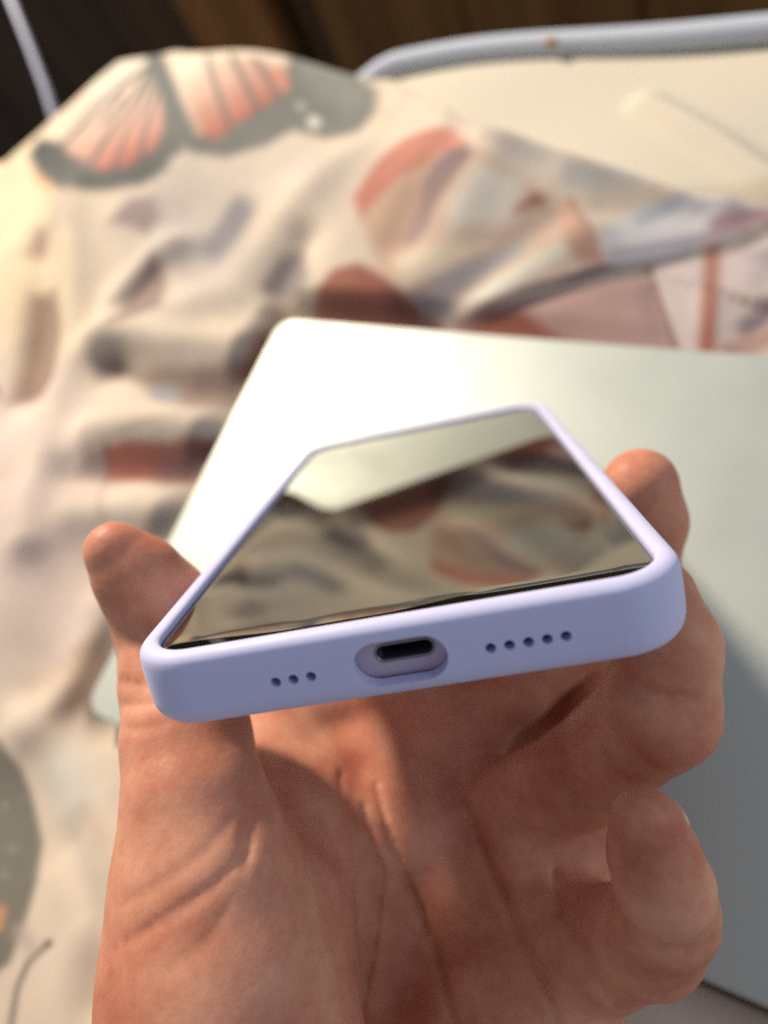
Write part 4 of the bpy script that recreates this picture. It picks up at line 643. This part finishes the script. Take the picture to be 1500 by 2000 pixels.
def grow_hand(h=0.66):
    allp = np.array([n_[:3] for c in PALM + DIGITS for n_ in c])
    allr = max(n_[3] for c in PALM + DIGITS for n_ in c)
    lo = allp.min(0) - 16
    hi = allp.max(0) + 16
    for c in PALM + DIGITS:
        for n_ in c:
            lo = np.minimum(lo, np.array(n_[:3]) - n_[3] - 3)
            hi = np.maximum(hi, np.array(n_[:3]) + n_[3] + 3)
    dim = np.ceil((hi - lo) / h).astype(int) + 1
    gx, gy, gz = [lo[i] + np.arange(dim[i]) * h for i in range(3)]
    def smin(a, b_, k):
        t = np.maximum(k - np.abs(a - b_), 0) / k
        return np.minimum(a, b_) - t * t * k * 0.25
    def stamp(F, a, b_, k, pad=9):
        p0, p1 = np.array(a[:3]), np.array(b_[:3])
        r0, r1 = a[3], b_[3]
        l = np.minimum(p0 - r0, p1 - r1) - pad
        u = np.maximum(p0 + r0, p1 + r1) + pad
        s = [slice(max(0, int((l[i] - lo[i]) / h)), min(dim[i], int((u[i] - lo[i]) / h) + 2)) for i in range(3)]
        x = gx[s[0]][:, None, None]
        y = gy[s[1]][None, :, None]
        z = gz[s[2]][None, None, :]
        v = p1 - p0
        t = np.clip(((x - p0[0]) * v[0] + (y - p0[1]) * v[1] + (z - p0[2]) * v[2]) / (v @ v), 0, 1)
        d = np.sqrt((x - p0[0] - t * v[0]) ** 2 + (y - p0[1] - t * v[1]) ** 2 + (z - p0[2] - t * v[2]) ** 2) - (r0 + (r1 - r0) * t)
        F[tuple(s)] = smin(F[tuple(s)], d, k)
    big = 30.0
    palm = np.full(dim, big, np.float32)
    for c in PALM:
        for a, b_ in zip(c[:-1], c[1:]):
            stamp(palm, a, b_, 7.0)
    F = palm
    fing = np.full(dim, big, np.float32)
    for c in DIGITS:
        g = np.full(dim, big, np.float32)
        for a, b_ in zip(c[:-1], c[1:]):
            stamp(g, a, b_, 1.8)
        fing = smin(fing, g, 0.8)
    F = smin(F, fing, 5.0)
    # creases: grooves carved along lines on the palm side (seen along the palm normal)
    for pts, ax, dep, wid, reach in CREASES:
        pts = np.array(pts)
        ax = np.array(ax)
        l = pts.min(0) - reach - 4
        u = pts.max(0) + reach + 4
        s = [slice(max(0, int((l[i] - lo[i]) / h)), min(dim[i], int((u[i] - lo[i]) / h) + 2)) for i in range(3)]
        x = gx[s[0]][:, None, None]
        y = gy[s[1]][None, :, None]
        z = gz[s[2]][None, None, :]
        best = np.full((len(gx[s[0]]), len(gy[s[1]]), len(gz[s[2]])), 1e9)
        nseg = len(pts) - 1
        for i in range(nseg):
            a, b_ = pts[i], pts[i + 1]
            v = b_ - a
            v2 = v - ax * (v @ ax)
            wx, wy, wz = x - a[0], y - a[1], z - a[2]
            wa = wx * ax[0] + wy * ax[1] + wz * ax[2]
            qx, qy, qz = wx - wa * ax[0], wy - wa * ax[1], wz - wa * ax[2]
            t = np.clip((qx * v2[0] + qy * v2[1] + qz * v2[2]) / (v2 @ v2 + 1e-9), 0, 1)
            dd = np.sqrt((qx - t * v2[0]) ** 2 + (qy - t * v2[1]) ** 2 + (qz - t * v2[2]) ** 2)
            # height along the axis relative to the line
            ha = np.abs(wa - t * (v @ ax))
            fade = np.sin(np.pi * np.clip((i + t) / nseg, 0.02, 0.98)) ** 0.6
            dd = np.where(ha < reach, dd, 1e9) + (1 - fade) * wid
            best = np.minimum(best, dd)
        F[tuple(s)] += dep * np.exp(-(best / wid) ** 2)
    # surface nets
    inside = F < 0
    c = [slice(0, -1), slice(1, None)]
    cnt = np.zeros(dim - 1, np.int16)
    pos = np.zeros((3,) + tuple(dim - 1), np.float32)
    corners = [(i, j, k) for i in (0, 1) for j in (0, 1) for k in (0, 1)]
    edges = [(a, b_) for a in corners for b_ in corners if sum(b_) == sum(a) + 1 and all(q >= p_ for p_, q in zip(a, b_))]
    for a, b_ in edges:
        fa = F[c[a[0]], c[a[1]], c[a[2]]]
        fb = F[c[b_[0]], c[b_[1]], c[b_[2]]]
        m = (fa < 0) != (fb < 0)
        t = np.where(m, fa / np.where(m, fa - fb, 1), 0)
        cnt += m
        for i in range(3):
            pos[i] += np.where(m, a[i] + t * (b_[i] - a[i]), 0)
    act = cnt > 0
    ids = -np.ones(act.shape, int)
    ids[act] = np.arange(act.sum())
    ii = np.argwhere(act)
    P_ = np.stack([pos[i][act] / cnt[act] for i in range(3)], 1) + ii
    P_ = P_ * h + lo
    faces = []
    for axis in range(3):
        o1, o2 = [q for q in range(3) if q != axis]
        sl0 = [slice(None)] * 3
        sl1 = [slice(None)] * 3
        sl0[axis] = slice(0, -1)
        sl1[axis] = slice(1, None)
        ch = inside[tuple(sl0)] != inside[tuple(sl1)]
        w = np.argwhere(ch)
        w = w[(w[:, o1] > 0) & (w[:, o2] > 0) & (w[:, o1] < dim[o1] - 1) & (w[:, o2] < dim[o2] - 1)]
        flip = inside[tuple(sl0)][tuple(w.T)]
        q = []
        for da, db in ((-1, -1), (0, -1), (0, 0), (-1, 0)):
            e = w.copy()
            e[:, o1] += da
            e[:, o2] += db
            q.append(ids[tuple(e.T)])
        q = np.stack(q, 1)
        if axis == 1:
            flip = ~flip
        q[~flip] = q[~flip][:, ::-1]
        faces.append(q)
    faces = np.concatenate(faces)
    faces = faces[(faces >= 0).all(1)]
    # light smoothing
    e = np.concatenate([faces[:, [0, 1]], faces[:, [1, 2]], faces[:, [2, 3]], faces[:, [3, 0]]])
    for it in range(1):
        acc = np.zeros_like(P_)
        num = np.zeros(len(P_))
        np.add.at(acc, e[:, 0], P_[e[:, 1]])
        np.add.at(num, e[:, 0], 1)
        np.add.at(acc, e[:, 1], P_[e[:, 0]])
        np.add.at(num, e[:, 1], 1)
        P_ = P_ * 0.5 + 0.5 * acc / num[:, None]
    return P_, faces

m_skin, nt, b = material('skin', (0.50, 0.25, 0.16), 0.5)
b.inputs['Subsurface Weight'].default_value = 0.45
b.inputs['Subsurface Radius'].default_value = (1.0, 0.32, 0.16)
b.inputs['Subsurface Scale'].default_value = 0.003
b.inputs['Specular IOR Level'].default_value = 0.25
tc = node(nt, 'ShaderNodeTexCoord')
n1 = node(nt, 'ShaderNodeTexNoise', Scale=62.0, Detail=7.0, Roughness=0.68)
n2 = node(nt, 'ShaderNodeTexNoise', Scale=900.0, Detail=4.0, Roughness=0.6)
cr = node(nt, 'ShaderNodeValToRGB')
cr.color_ramp.elements[0].position = 0.32
cr.color_ramp.elements[0].color = (0.49, 0.165, 0.10, 1)
cr.color_ramp.elements[1].position = 0.70
cr.color_ramp.elements[1].color = (0.77, 0.40, 0.26, 1)
nt.links.new(tc.outputs['Object'], n1.inputs['Vector'])
nt.links.new(tc.outputs['Object'], n2.inputs['Vector'])
nt.links.new(n1.outputs['Fac'], cr.inputs['Fac'])
nt.links.new(cr.outputs['Color'], b.inputs['Base Color'])
bp = node(nt, 'ShaderNodeBump')
bp.inputs['Strength'].default_value = 0.28
bp.inputs['Distance'].default_value = 0.00025
nt.links.new(n2.outputs['Fac'], bp.inputs['Height'])
nt.links.new(bp.outputs['Normal'], b.inputs['Normal'])

hv, hf = grow_hand()
hand = mesh_obj('hand', hv, [tuple(int(k) for k in q) for q in hf], m_skin)
fix_normals(hand)
tag(hand, 'bare left hand, palm up, gripping the phone between thumb and fingers', 'hand')

m_nail, nt, b = material('fingernail', (0.78, 0.50, 0.40), 0.28)
NC, NA, NB, NN = [Vector(q) for q in [(188.86, -145.96, 85.15), (-0.2989, 0.5812, 0.7569), (-0.7675, 0.325, -0.5526), (0.5671, 0.746, -0.349)]]
nv, nf = [], []
for i in range(9):
    for k in range(9):
        a, c = -1 + i / 4, -1 + k / 4
        r_ = max(abs(a), abs(c))
        e = math.hypot(a, c)
        s_ = r_ / e if e > 0 else 1
        a2, c2 = a * s_ * 0.5 + a * 0.5, c * s_ * 0.5 + c * 0.5
        nv.append(tuple(NC + NA * a2 * 4.2 + NB * c2 * 3.2 + NN * (0.9 - 1.6 * c2 * c2 - 0.7 * a2 * a2)))
nf = [(i * 9 + k, i * 9 + k + 1, (i + 1) * 9 + k + 1, (i + 1) * 9 + k) for i in range(8) for k in range(8)]
nail = mesh_obj('fingernail', nv, nf, m_nail, hand)
md = nail.modifiers.new('thick', 'SOLIDIFY')
md.thickness = 0.0006

# ------------------------------------------------------------------ loose cable
m_cable, nt, b = material('grey_cable', lin((165, 172, 196)), 0.5)
v, f = tube([(-237.78, 130.33, -8.78), (-244.46, 141.15, -0.7), (-254.17, 155.84, 8.2), (-269.25, 175.22, 19.55), (-283.37, 192.28, 29.44), (-297.97, 208.68, 36.9), (-324.58, 236.56, 45.96)], 2.6, 12)
cable = mesh_obj('cable', v, f, m_cable)
tag(cable, 'thin pale grey cable hanging behind the far left end of the blanket', 'cable')
